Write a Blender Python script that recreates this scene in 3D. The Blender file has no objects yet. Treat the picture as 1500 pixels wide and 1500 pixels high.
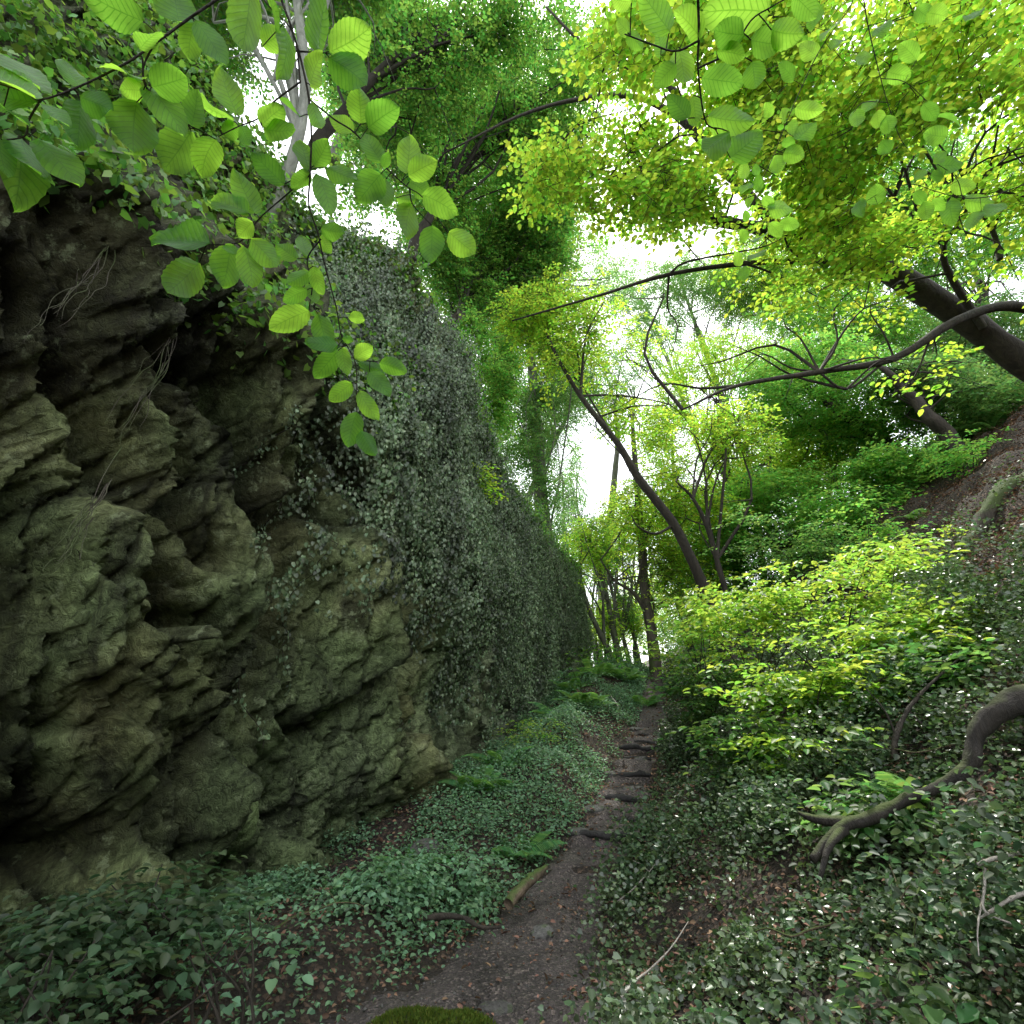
import bpy, math, random
import numpy as np
from mathutils import Vector, Matrix

SEED = 7
rng = np.random.default_rng(SEED)
random.seed(SEED)
scn = bpy.context.scene
COL = scn.collection
PITCH = math.radians(22.0)
SP, CP = math.sin(PITCH), math.cos(PITCH)
EYE = 1.6

def at(u, v, Y):
    """world point at depth Y for a place seen at (u, v) of a 1500 px frame"""
    cx, cy = (u - 750) / 750.0, (750 - v) / 750.0
    t = Y / (CP - SP * cy)
    return np.array([cx * t, Y, EYE + t * (SP + cy * CP)])

SUN = np.array([.10, .47, .88]); SUN = SUN / np.linalg.norm(SUN)
GAPS = []   # (point, radius): openings in the canopy through which sun reaches that point
CLEAR = []  # (limb points, radius): leaves grow above a heavy limb, not under it
def under_limb(p):
    keep = np.ones(len(p), bool)
    for pts, rad in CLEAR:
        q = np.vstack([pts[:-1] * (1 - f) + pts[1:] * f for f in (0, .33, .66)])
        d = p[:, None, :] - q[None]
        view = q - np.array([0, 0, 1.6]); view = view / np.linalg.norm(view, axis=1)[:, None]
        al = (d * view[None]).sum(-1)
        pr = np.sqrt(np.maximum((d * d).sum(-1) - al ** 2, 0))
        keep &= ~((pr < rad) & (al < .1) & (d[..., 2] < .35)).any(1)
    return keep
def in_gap(p, r):
    keep = np.ones(len(p), bool)
    for c, rad in GAPS:
        d = p - c; t = d @ SUN
        q = np.linalg.norm(d - t[:, None] * SUN, axis=1)
        keep &= ~((t > .6) & (q < rad * r.uniform(.75, 1.15, len(p))) & (r.random(len(p)) < np.where(t < 9, .96, .5)))
    return keep

def sst(a, b, x):
    t = np.clip((x - a) / (b - a), 0, 1)
    return t * t * (3 - 2 * t)

# ------------------------------------------------------------------ numpy noise
def _hash(ix, iy, iz, k=0):
    with np.errstate(over='ignore'):
        h = (ix.astype(np.uint32) * np.uint32(73856093)) ^ (iy.astype(np.uint32) * np.uint32(19349663)) ^ \
            (iz.astype(np.uint32) * np.uint32(83492791)) ^ np.uint32(k * 2654435761 % 4294967296)
        h = (h ^ (h >> np.uint32(13))) * np.uint32(1274126177)
        h = (h ^ (h >> np.uint32(16))) * np.uint32(2246822519)
        h = h ^ (h >> np.uint32(15))
    return (h & np.uint32(0xffffff)).astype(np.float64) / float(0xffffff)

def vn(p, k=0):
    p = np.asarray(p, float)
    i = np.floor(p).astype(np.int64)
    f = p - i
    f = f * f * f * (f * (f * 6 - 15) + 10)
    r = 0
    for dx in (0, 1):
        for dy in (0, 1):
            for dz in (0, 1):
                w = (f[..., 0] if dx else 1 - f[..., 0]) * (f[..., 1] if dy else 1 - f[..., 1]) * (f[..., 2] if dz else 1 - f[..., 2])
                r = r + w * _hash(i[..., 0] + dx, i[..., 1] + dy, i[..., 2] + dz, k)
    return r

def fbm(p, o=4, k=0):
    a, s, t = 0.5, 0.0, 0.0
    p = np.asarray(p, float)
    for j in range(o):
        s = s + a * vn(p * (2.03 ** j) + 17.3 * j, k + j)
        t += a
        a *= 0.5
    return s / t

def voro(p, k=0):
    """F1, F2-F1 (edge closeness), id hash, vector from nearest point"""
    i = np.floor(p).astype(np.int64)
    n = p.shape[0]
    F1 = np.full(n, 9.0); F2 = np.full(n, 9.0)
    ID = np.zeros(n); V = np.zeros((n, 3))
    for dx in (-1, 0, 1):
        for dy in (-1, 0, 1):
            for dz in (-1, 0, 1):
                c = [i[:, 0] + dx, i[:, 1] + dy, i[:, 2] + dz]
                q = np.stack([c[j] + 0.1 + 0.8 * _hash(c[0], c[1], c[2], k + 11 + j) for j in range(3)], 1)
                d = p - q
                r = np.sqrt((d * d).sum(1))
                m = r < F1
                F2 = np.where(m, F1, np.minimum(F2, r))
                F1 = np.where(m, r, F1)
                ID = np.where(m, _hash(c[0], c[1], c[2], k + 5), ID)
                V[m] = d[m]
    return F1, F2 - F1, ID, V

def cr(xs, pts):
    """smooth interpolation of (x, y...) rows"""
    a = np.array(pts, float)
    X = a[:, 0]
    xs = np.asarray(xs, float)
    out = []
    for c in range(1, a.shape[1]):
        Yv = a[:, c]
        m = np.gradient(Yv, X)
        j = np.clip(np.searchsorted(X, xs) - 1, 0, len(X) - 2)
        h = X[j + 1] - X[j]
        t = np.clip((xs - X[j]) / h, 0, 1)
        h00 = 2 * t**3 - 3 * t**2 + 1; h10 = t**3 - 2 * t**2 + t
        h01 = -2 * t**3 + 3 * t**2; h11 = t**3 - t**2
        out.append(h00 * Yv[j] + h10 * h * m[j] + h01 * Yv[j + 1] + h11 * h * m[j + 1])
    return out[0] if len(out) == 1 else out

# ------------------------------------------------------------------ object helpers
def mesh_np(name, V, F, mat=None, parent=None, smooth=False, attrs=None):
    """V (n,3); F (m,4) or (m,3)"""
    V = np.asarray(V, np.float32); F = np.asarray(F, np.int32)
    me = bpy.data.meshes.new(name)
    k = F.shape[1]
    me.vertices.add(len(V)); me.vertices.foreach_set('co', V.ravel())
    me.loops.add(F.size); me.loops.foreach_set('vertex_index', F.ravel())
    me.polygons.add(len(F))
    me.polygons.foreach_set('loop_start', np.arange(0, F.size, k, dtype=np.int32))
    if smooth:
        me.polygons.foreach_set('use_smooth', np.ones(len(F), bool))
    me.update(calc_edges=True)
    for an, av in (attrs or {}).items():
        at_ = me.attributes.new(an, 'FLOAT', 'POINT')
        at_.data.foreach_set('value', np.asarray(av, np.float32))
    if mat: me.materials.append(mat)
    o = bpy.data.objects.new(name, me)
    COL.objects.link(o)
    if parent: o.parent = parent
    return o

def tag(o, label=None, cat=None, group=None, kind=None):
    if label: o['label'] = label
    if cat: o['category'] = cat
    if group: o['group'] = group
    if kind: o['kind'] = kind
    return o

def thing(name, loc=(0, 0, 0)):
    o = bpy.data.objects.new(name, None)
    o.location = Vector([float(c) for c in loc]); o.empty_display_size = 0.2
    COL.objects.link(o)
    return o

class Tubes:
    """collects tapered tubes with bark irregularity"""
    def __init__(self):
        self.V = []; self.F = []; self.n = 0
    def add(self, pts, radii, sides=8, rough=0.0, sub=1, k=0):
        pts = np.asarray(pts, float)
        radii = np.broadcast_to(np.asarray(radii, float), (len(pts),)) if np.ndim(radii) == 0 or len(np.atleast_1d(radii)) == len(pts) else np.linspace(radii[0], radii[1], len(pts))
        if sub > 1 and len(pts) > 2:
            x = np.arange(len(pts)); xs = np.linspace(0, len(pts) - 1, (len(pts) - 1) * sub + 1)
            pts = np.stack(cr(xs, np.column_stack([x, pts])), 1)
            radii = np.interp(xs, x, radii)
        elif sub > 1:
            xs = np.linspace(0, 1, sub + 1)
            pts = pts[0] + (pts[1] - pts[0]) * xs[:, None]; radii = radii[0] + (radii[-1] - radii[0]) * xs
        n = len(pts)
        T = np.gradient(pts, axis=0); T /= np.linalg.norm(T, axis=1)[:, None] + 1e-9
        ref = np.array([0, 0, 1.0]) if abs(T[0, 2]) < 0.8 else np.array([1.0, 0, 0])
        A = np.cross(T, ref); A /= np.linalg.norm(A, axis=1)[:, None] + 1e-9
        B = np.cross(T, A)
        ang = np.linspace(0, 2 * math.pi, sides, endpoint=False)
        ring = (np.cos(ang)[None, :, None] * A[:, None, :] + np.sin(ang)[None, :, None] * B[:, None, :])
        R = np.repeat(radii[:, None], sides, 1)
        if rough:
            q = (pts[:, None, :] + ring * radii[:, None, None]).reshape(-1, 3)
            sc = 0.9 / max(radii.max(), 0.02)
            R = R * (1 + rough * (fbm(q * sc * 0.9, 4, k + 40).reshape(n, sides) - 0.5) * 2)
        V = (pts[:, None, :] + ring * R[:, :, None]).reshape(-1, 3)
        i = np.arange(n - 1)[:, None] * sides; j = np.arange(sides)[None, :]
        a = i + j; b = i + (j + 1) % sides
        F = np.stack([a, b, b + sides, a + sides], -1).reshape(-1, 4)
        caps = []
        for base in (0, (n - 1) * sides):
            c = len(V)
            V = np.vstack([V, pts[0 if base == 0 else -1][None]])
            for s in range(0, sides, 1):
                caps.append([base + s, base + (s + 1) % sides, c, c])
        # caps as degenerate-free quads: pair two triangles of the fan
        F2 = []
        for base, c in ((0, n * sides), ((n - 1) * sides, n * sides + 1)):
            for s in range(0, sides - 1, 2):
                F2.append([base + s, base + s + 1, base + (s + 2) % sides, c])
        F = np.vstack([F, np.array(F2)])
        self.V.append(V); self.F.append(F + self.n); self.n += len(V)
        return self
    def build(self, name, mat, parent=None):
        return mesh_np(name, np.vstack(self.V), np.vstack(self.F), mat, parent, smooth=True)

# ------------------------------------------------------------------ materials
def newmat(name):
    m = bpy.data.materials.new(name); m.use_nodes = True
    nt = m.node_tree; nt.nodes.clear()
    out = nt.nodes.new('ShaderNodeOutputMaterial')
    return m, nt, out

class N:
    def __init__(self, nt): self.nt = nt
    def __call__(self, t, **kw):
        n = self.nt.nodes.new(t)
        for k, v in kw.items(): setattr(n, k, v)
        return n
    def L(self, a, b): self.nt.links.new(a, b)
    def noise(self, vec, scale, detail=4, rough=0.6, dist=0.0):
        n = self('ShaderNodeTexNoise'); n.inputs['Scale'].default_value = scale
        n.inputs['Detail'].default_value = detail; n.inputs['Roughness'].default_value = rough
        n.inputs['Distortion'].default_value = dist
        if vec is not None: self.L(vec, n.inputs['Vector'])
        return n.outputs['Fac']
    def ramp(self, fac, stops):
        n = self('ShaderNodeValToRGB'); e = n.color_ramp.elements
        while len(e) < len(stops): e.new(0.5)
        for i, (p, c) in enumerate(stops):
            e[i].position = p; e[i].color = (*c, 1) if len(c) == 3 else c
        self.L(fac, n.inputs['Fac']); return n.outputs['Color']
    def mix(self, fac, a, b, mode='MIX'):
        n = self('ShaderNodeMix', data_type='RGBA', blend_type=mode)
        for s, v in ((n.inputs['Factor'], fac), (n.inputs[6], a), (n.inputs[7], b)):
            if hasattr(v, 'is_linked'): self.L(v, s)
            elif isinstance(v, (int, float)): s.default_value = v
            else: s.default_value = (*v, 1)
        return n.outputs[2]
    def math(self, op, a, b=None, c=None):
        n = self('ShaderNodeMath', operation=op)
        for s, v in zip(n.inputs, (a, b, c)):
            if v is None: continue
            if hasattr(v, 'is_linked'): self.L(v, s)
            else: s.default_value = v
        return n.outputs[0]

def mapping(g, scale=(1, 1, 1), rot=(0, 0, 0)):
    tc = g('ShaderNodeNewGeometry')
    mp = g('ShaderNodeMapping'); mp.inputs['Scale'].default_value = scale; mp.inputs['Rotation'].default_value = rot
    g.L(tc.outputs['Position'], mp.inputs['Vector'])
    return mp.outputs['Vector']

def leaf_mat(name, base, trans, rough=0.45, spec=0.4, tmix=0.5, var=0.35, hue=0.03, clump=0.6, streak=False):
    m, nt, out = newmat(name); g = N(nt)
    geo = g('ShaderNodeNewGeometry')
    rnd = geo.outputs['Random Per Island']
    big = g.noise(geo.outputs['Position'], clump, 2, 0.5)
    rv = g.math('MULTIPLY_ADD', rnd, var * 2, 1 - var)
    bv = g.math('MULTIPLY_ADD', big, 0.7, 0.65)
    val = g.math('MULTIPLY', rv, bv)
    if streak:   # leaf tone varies in vertical bands
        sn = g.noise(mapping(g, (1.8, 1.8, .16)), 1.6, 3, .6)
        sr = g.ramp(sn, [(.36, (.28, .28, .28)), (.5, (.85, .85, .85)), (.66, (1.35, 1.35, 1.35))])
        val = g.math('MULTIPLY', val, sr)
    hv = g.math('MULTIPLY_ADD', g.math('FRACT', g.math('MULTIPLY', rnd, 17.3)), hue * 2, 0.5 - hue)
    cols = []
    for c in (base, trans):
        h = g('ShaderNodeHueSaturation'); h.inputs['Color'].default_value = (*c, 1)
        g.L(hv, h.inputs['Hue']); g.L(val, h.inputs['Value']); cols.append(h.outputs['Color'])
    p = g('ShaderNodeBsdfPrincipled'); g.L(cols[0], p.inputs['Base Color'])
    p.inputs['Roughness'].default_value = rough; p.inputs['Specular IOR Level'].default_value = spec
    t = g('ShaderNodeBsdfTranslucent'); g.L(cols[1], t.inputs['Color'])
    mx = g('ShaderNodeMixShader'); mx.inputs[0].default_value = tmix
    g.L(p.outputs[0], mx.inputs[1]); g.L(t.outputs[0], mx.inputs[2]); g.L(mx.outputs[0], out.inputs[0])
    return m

def bark_mat(name, c1, c2, moss=None, mossamt=0.5, scale=1.0):
    m, nt, out = newmat(name); g = N(nt)
    vec = mapping(g, (8 * scale, 8 * scale, 3 * scale))
    n1 = g.noise(vec, 1.0, 6, 0.7, 0.6)
    n2 = g.noise(mapping(g), 1.7, 3, 0.6)
    col = g.ramp(n1, [(0.3, c1), (0.7, c2)])
    if moss:
        geo = g('ShaderNodeNewGeometry'); sx = g('ShaderNodeSeparateXYZ'); g.L(geo.outputs['Normal'], sx.inputs[0])
        f = g.math('ADD', g.math('MULTIPLY', sx.outputs['Z'], 0.35), n2)
        f = g.ramp(f, [(0.75 - mossamt * 0.5, (0, 0, 0)), (0.95 - mossamt * 0.5, (1, 1, 1))])
        col = g.mix(f, col, moss)
    p = g('ShaderNodeBsdfPrincipled'); g.L(col, p.inputs['Base Color']); p.inputs['Roughness'].default_value = 0.85
    b = g('ShaderNodeBump'); b.inputs['Strength'].default_value = 1.0; b.inputs['Distance'].default_value = 0.05
    g.L(n1, b.inputs['Height']); g.L(b.outputs[0], p.inputs['Normal']); g.L(p.outputs[0], out.inputs[0])
    return m

def rock_mat():
    m, nt, out = newmat('mossy limestone'); g = N(nt)
    vec = mapping(g)
    n_big = g.noise(vec, 0.45, 3, 0.55, 0.3)
    n_mid = g.noise(vec, 2.2, 6, 0.65, 0.8)
    n_fine = g.noise(mapping(g, (1, 1, 1), (0.5, 0.2, 0)), 11, 8, 0.75, 1.0)
    vstretch = mapping(g, (3.2, 3.2, 0.55), (0.0, 0.0, 0.0))
    n_str = g.noise(vstretch, 1.1, 5, 0.65, 0.5)
    base = g.ramp(n_mid, [(0.28, (0.16, 0.165, 0.06)), (0.42, (0.34, 0.36, 0.14)), (0.56, (0.50, 0.53, 0.23)), (0.75, (0.66, 0.70, 0.38))])
    green = g.ramp(n_fine, [(0.3, (0.17, 0.27, 0.09)), (0.7, (0.45, 0.62, 0.26))])
    col = g.mix(g.ramp(n_big, [(0.38, (0, 0, 0)), (0.56, (0.85, 0.85, 0.85))]), base, green)
    grey = g.ramp(n_mid, [(0.3, (0.15, 0.18, 0.12)), (0.65, (0.48, 0.54, 0.42))])
    # far half of the face is greyer
    sx = g('ShaderNodeSeparateXYZ'); g.L(vec, sx.inputs[0])
    fy = g.math('ADD', g.math('MULTIPLY', sx.outputs['Y'], 0.16), g.math('MULTIPLY_ADD', n_big, 1.2, -1.55))
    fyc = g('ShaderNodeClamp'); g.L(fy, fyc.inputs[0])
    col = g.mix(g.math('MULTIPLY', fyc.outputs[0], 0.75), col, grey)
    # dark wet streaks
    col = g.mix(g.ramp(n_str, [(0.53, (0, 0, 0)), (0.68, (0.7, 0.7, 0.7))]), col, (0.05, 0.045, 0.028))
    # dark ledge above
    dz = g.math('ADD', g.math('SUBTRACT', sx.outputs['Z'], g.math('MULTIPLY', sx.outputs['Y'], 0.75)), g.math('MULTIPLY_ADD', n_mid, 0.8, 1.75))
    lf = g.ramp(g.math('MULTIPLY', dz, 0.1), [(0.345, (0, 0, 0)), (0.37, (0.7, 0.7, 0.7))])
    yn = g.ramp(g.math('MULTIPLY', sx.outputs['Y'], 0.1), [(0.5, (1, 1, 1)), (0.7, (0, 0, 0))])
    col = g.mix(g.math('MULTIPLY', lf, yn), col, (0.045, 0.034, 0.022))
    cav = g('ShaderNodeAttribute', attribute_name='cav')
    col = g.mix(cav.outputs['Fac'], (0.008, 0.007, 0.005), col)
    fm = g.ramp(n_fine, [(0.35, (0.5, 0.5, 0.5)), (0.65, (1.25, 1.25, 1.25))])
    col = g.mix(1.0, col, fm, 'MULTIPLY')
    p = g('ShaderNodeBsdfPrincipled'); g.L(col, p.inputs['Base Color']); p.inputs['Roughness'].default_value = 0.75
    p.inputs['Specular IOR Level'].default_value = 0.3
    vo = g('ShaderNodeTexVoronoi', feature='DISTANCE_TO_EDGE'); vo.inputs['Scale'].default_value = 3.5
    wv = g.noise(vec, 4, 4, 0.6); 
    va = g('ShaderNodeVectorMath', operation='ADD'); g.L(mapping(g, (1, 1, 1.4), (0.6, 0.3, 0.2)), va.inputs[0])
    cmb = g('ShaderNodeCombineXYZ'); 
    for i in range(3): g.L(wv, cmb.inputs[i])
    g.L(cmb.outputs[0], va.inputs[1]); g.L(va.outputs[0], vo.inputs['Vector'])
    crk = g.ramp(vo.outputs['Distance'], [(0.0, (0, 0, 0)), (0.06, (1, 1, 1))])
    dk = g.ramp(vo.outputs['Distance'], [(0.0, (.35, .35, .32)), (0.03, (1, 1, 1))])
    msk = g.ramp(n_big, [(.4, (0, 0, 0)), (.55, (1, 1, 1))])
    col2 = g.mix(msk, col, g.mix(1.0, col, dk, 'MULTIPLY'))
    lic = g.noise(vec, 7, 5, .7)
    lm = g.ramp(lic, [(.58, (0, 0, 0)), (.66, (.55, .55, .55))])
    col2 = g.mix(lm, col2, (.42, .5, .27))
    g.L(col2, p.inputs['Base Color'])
    h = g.math('ADD', g.math('MULTIPLY', n_fine, 1.0), g.math('MULTIPLY', crk, 0.10))
    b = g('ShaderNodeBump'); b.inputs['Strength'].default_value = 1.0; b.inputs['Distance'].default_value = 0.085
    g.L(h, b.inputs['Height']); g.L(b.outputs[0], p.inputs['Normal']); g.L(p.outputs[0], out.inputs[0])
    return m

def soil_mat(name, stops, spk, spk_scale=60, bump=0.02, rough=0.9):
    m, nt, out = newmat(name); g = N(nt)
    vec = mapping(g)
    n1 = g.noise(vec, 1.3, 5, 0.65, 0.3); n2 = g.noise(vec, 22, 5, 0.7)
    col = g.ramp(n1, stops)
    vo = g('ShaderNodeTexVoronoi'); vo.inputs['Scale'].default_value = spk_scale; g.L(vec, vo.inputs['Vector'])
    sp = g('ShaderNodeSeparateColor'); g.L(vo.outputs['Color'], sp.inputs[0])
    f = g.ramp(sp.outputs[0], [(0.72, (0, 0, 0)), (0.95, (0.9, 0.9, 0.9))])
    col = g.mix(f, col, spk)
    col = g.mix(1.0, col, g.ramp(n2, [(0.3, (0.45, 0.45, 0.45)), (0.7, (1.3, 1.3, 1.3))]), 'MULTIPLY')
    p = g('ShaderNodeBsdfPrincipled'); g.L(col, p.inputs['Base Color']); p.inputs['Roughness'].default_value = rough
    b = g('ShaderNodeBump'); b.inputs['Strength'].default_value = 1; b.inputs['Distance'].default_value = bump
    g.L(g.math('ADD', n2, g.math('MULTIPLY', vo.outputs['Distance'], 0.6)), b.inputs['Height'])
    g.L(b.outputs[0], p.inputs['Normal']); g.L(p.outputs[0], out.inputs[0])
    return m

M = {}
M['rock'] = rock_mat()
M['soil'] = soil_mat('dark leafy soil', [(0.3, (0.012, 0.009, 0.006)), (0.55, (0.035, 0.025, 0.017)), (0.8, (0.07, 0.05, 0.035))], (0.14, 0.09, 0.06), 38, 0.04)
M['mud'] = soil_mat('trodden mud', [(0.3, (0.035, 0.027, 0.024)), (0.5, (0.075, 0.06, 0.056)), (0.7, (0.12, 0.10, 0.092))], (0.20, 0.16, 0.14), 62, 0.035, 0.7)
M['stone'] = soil_mat('grey path stone', [(0.3, (0.06, 0.055, 0.05)), (0.6, (0.13, 0.125, 0.115)), (0.8, (0.2, 0.19, 0.17))], (0.08, 0.1, 0.05), 30, 0.02)
M['bark_dark'] = bark_mat('dark wet bark', (0.010, 0.008, 0.005), (0.055, 0.043, 0.03))
M['bark_moss'] = bark_mat('mossy bark', (0.025, 0.02, 0.014), (0.10, 0.085, 0.06), (0.05, 0.075, 0.015), 0.5)
M['bark_pale'] = bark_mat('pale smooth bark', (0.13, 0.14, 0.11), (0.30, 0.31, 0.26), (0.10, 0.13, 0.06), 0.3)
M['bark_grey'] = bark_mat('haze tinted grey bark', (0.06, 0.06, 0.045), (0.16, 0.16, 0.12), (0.08, 0.11, 0.04), 0.3)  # paler, greyer bark for far trees; distance haze put into the colour
M['dead'] = bark_mat('bleached dead wood', (0.28, 0.25, 0.21), (0.55, 0.50, 0.44))
M['log'] = bark_mat('old log', (0.05, 0.035, 0.022), (0.18, 0.13, 0.085), (0.06, 0.10, 0.015), 0.35)
M['mosslog'] = bark_mat('mossy log', (0.04, 0.03, 0.02), (0.1, 0.08, 0.05), (0.11, 0.19, 0.02), 1.0)
M['step'] = bark_mat('sodden step timber', (0.008, 0.008, 0.008), (0.035, 0.032, 0.03))
M['sun_leaf'] = leaf_mat('sunlit beech leaf', (0.1, 0.19, 0.02), (0.56, 0.84, 0.08), 0.45, 0.4, 0.62, 0.45, 0.045, 0.8)  # bright yellow-green copy, sunlight partly put into the leaf colour
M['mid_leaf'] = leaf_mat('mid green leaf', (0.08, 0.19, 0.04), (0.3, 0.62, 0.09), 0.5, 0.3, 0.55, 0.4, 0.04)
M['shade_leaf'] = leaf_mat('shade darkened leaf', (0.07, 0.14, 0.045), (0.22, 0.42, 0.09), 0.45, 0.35, 0.5, 0.5, 0.04)  # darker copy for plants in shade; the shade is in the colour
M['far_leaf'] = leaf_mat('haze tinted far leaf', (0.09, 0.18, 0.06), (0.24, 0.46, 0.1), 0.6, 0.2, 0.5, 0.4, 0.035)  # haze of the far trees is mixed into this leaf colour
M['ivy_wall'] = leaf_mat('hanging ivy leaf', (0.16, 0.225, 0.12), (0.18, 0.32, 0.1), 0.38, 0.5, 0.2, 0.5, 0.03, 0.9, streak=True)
M['ivy_top'] = leaf_mat('ivy top leaf', (0.11, 0.24, 0.05), (0.3, 0.58, 0.07), 0.42, 0.4, 0.35, 0.5, 0.03, 0.9)
M['ivy_ground'] = leaf_mat('glossy ground ivy leaf', (0.09, 0.135, 0.065), (0.14, 0.26, 0.06), 0.3, 0.7, 0.25, 0.65, 0.03, 1.2)
M['teal_leaf'] = leaf_mat('blue green ground leaf', (0.13, 0.25, 0.13), (0.22, 0.42, 0.16), 0.42, 0.4, 0.35, 0.5, 0.03, 1.2)
M['hazel'] = leaf_mat('shrub leaf', (0.12, 0.22, 0.05), (0.5, 0.76, 0.09), 0.4, 0.5, 0.5, 0.45, 0.04)
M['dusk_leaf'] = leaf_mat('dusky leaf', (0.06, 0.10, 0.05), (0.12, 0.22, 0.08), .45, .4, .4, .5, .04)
M['bark_black'] = bark_mat('near black bark', (0.006, 0.005, 0.004), (0.035, 0.028, 0.02), (0.05, 0.07, 0.012), 0.15)
M['fern'] = leaf_mat('fern frond', (0.08, 0.22, 0.07), (0.25, 0.52, 0.1), 0.5, 0.3, 0.45)
M['litter'] = leaf_mat('dry fallen leaf', (0.20, 0.12, 0.08), (0.1, 0.05, 0.02), 0.7, 0.2, 0.15, 0.7, 0.02, 2)
M['moss'] = leaf_mat('moss tuft', (0.09, 0.13, 0.02), (0.16, 0.24, 0.03), 0.7, 0.1, 0.3)

def big_leaf_mat():
    m, nt, out = newmat('veined beech leaf'); g = N(nt)
    uv = g('ShaderNodeUVMap'); sx = g('ShaderNodeSeparateXYZ'); g.L(uv.outputs[0], sx.inputs[0])
    U, Vv = sx.outputs[0], sx.outputs[1]      # U along midrib 0..1, V signed side -1..1
    av = g.math('ABSOLUTE', Vv)
    geo = g('ShaderNodeNewGeometry'); rnd = geo.outputs['Random Per Island']
    # lateral veins swept towards the tip
    ph = g.math('MULTIPLY', g.math('SUBTRACT', U, g.math('MULTIPLY', av, 0.22)), 9.5)
    fr = g.math('ABSOLUTE', g.math('SUBTRACT', g.math('FRACT', ph), 0.5))
    vein = g.ramp(fr, [(0.0, (1, 1, 1)), (0.13, (0, 0, 0))])
    mid = g.ramp(av, [(0.0, (1, 1, 1)), (0.045, (0, 0, 0))])
    veins = g.math('MAXIMUM', vein, mid)
    fine = g.noise(geo.outputs['Position'], 260, 3, 0.6)
    blot = g.noise(geo.outputs['Position'], 28, 2, 0.5)
    val = g.math('MULTIPLY', g.math('MULTIPLY_ADD', rnd, 0.6, 0.75), g.math('MULTIPLY_ADD', blot, 0.9, 0.55))
    val = g.math('MULTIPLY', val, g.math('MULTIPLY_ADD', fine, 0.25, 0.87))
    res = []
    for c, cv in (((0.08, 0.21, 0.025), (0.20, 0.38, 0.08)), ((0.46, 0.80, 0.07), (0.19, 0.43, 0.02))):
        c_ = g.mix(veins, c, cv)
        h = g('ShaderNodeHueSaturation'); g.L(c_, h.inputs['Color']); g.L(val, h.inputs['Value'])
        g.L(g.math('MULTIPLY_ADD', rnd, -0.03, 0.525), h.inputs['Hue']); res.append(h.outputs['Color'])
    p = g('ShaderNodeBsdfPrincipled'); g.L(res[0], p.inputs['Base Color']); p.inputs['Roughness'].default_value = 0.45
    p.inputs['Specular IOR Level'].default_value = 0.35
    b = g('ShaderNodeBump'); b.inputs['Strength'].default_value = 0.5; b.inputs['Distance'].default_value = 0.002
    g.L(fr, b.inputs['Height']); g.L(b.outputs[0], p.inputs['Normal'])
    t = g('ShaderNodeBsdfTranslucent'); g.L(res[1], t.inputs['Color'])
    mx = g('ShaderNodeMixShader'); mx.inputs[0].default_value = 0.62
    g.L(p.outputs[0], mx.inputs[1]); g.L(t.outputs[0], mx.inputs[2]); g.L(mx.outputs[0], out.inputs[0])
    return m
M['beech_big'] = big_leaf_mat()

# ------------------------------------------------------------------ leaves
def norm(a): return a / (np.linalg.norm(a, axis=-1, keepdims=True) + 1e-9)

def leaf_geo(P, D, Nn, L, W, kind='oval', fold=0.18, droop=0.1):
    """leaf meshes: P base point, D axis, Nn surface normal"""
    D = norm(D); S = norm(np.cross(D, Nn)); U = np.cross(S, D)
    L = np.broadcast_to(L, (len(P),))[:, None]; W = np.broadcast_to(W, (len(P),))[:, None]
    def pt(a, b, c): return P + D * (L * a) + S * (W * b) + U * (W * c - L * droop * a * a)
    if kind == 'round':
        vs = [pt(0, 0, 0), pt(.14, .27, fold), pt(.42, .47, fold * 1.3), pt(.76, .33, fold), pt(1, 0, 0), pt(.76, -.33, fold), pt(.42, -.47, fold * 1.3), pt(.14, -.27, fold), pt(.45, 0, 0)]
        f = np.array([[0, 1, 2, 8], [8, 2, 3, 4], [0, 8, 6, 7], [8, 4, 5, 6]])
    elif kind == 'oval':
        vs = [pt(0, 0, 0), pt(.28, .42, fold), pt(.68, .38, fold), pt(1, 0, 0), pt(.68, -.38, fold), pt(.28, -.42, fold)]
        f = np.array([[0, 1, 2, 3], [0, 3, 4, 5]])
    elif kind == 'ivy':
        vs = [pt(0, 0, 0), pt(-.08, .38, .1), pt(.42, .5, .1), pt(1, 0, 0), pt(.42, -.5, .1), pt(-.08, -.38, .1)]
        f = np.array([[0, 1, 2, 3], [0, 3, 4, 5]])
    else:
        vs = [pt(0, 0, 0), pt(.45, .42, fold * .5), pt(1, 0, 0), pt(.45, -.42, fold * .5)]
        f = np.array([[0, 1, 2, 3]])
    k = len(vs)
    V = np.stack(vs, 1).reshape(-1, 3)
    F = (f[None] + (np.arange(len(P)) * k)[:, None, None]).reshape(-1, 4)
    return V, F

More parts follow.
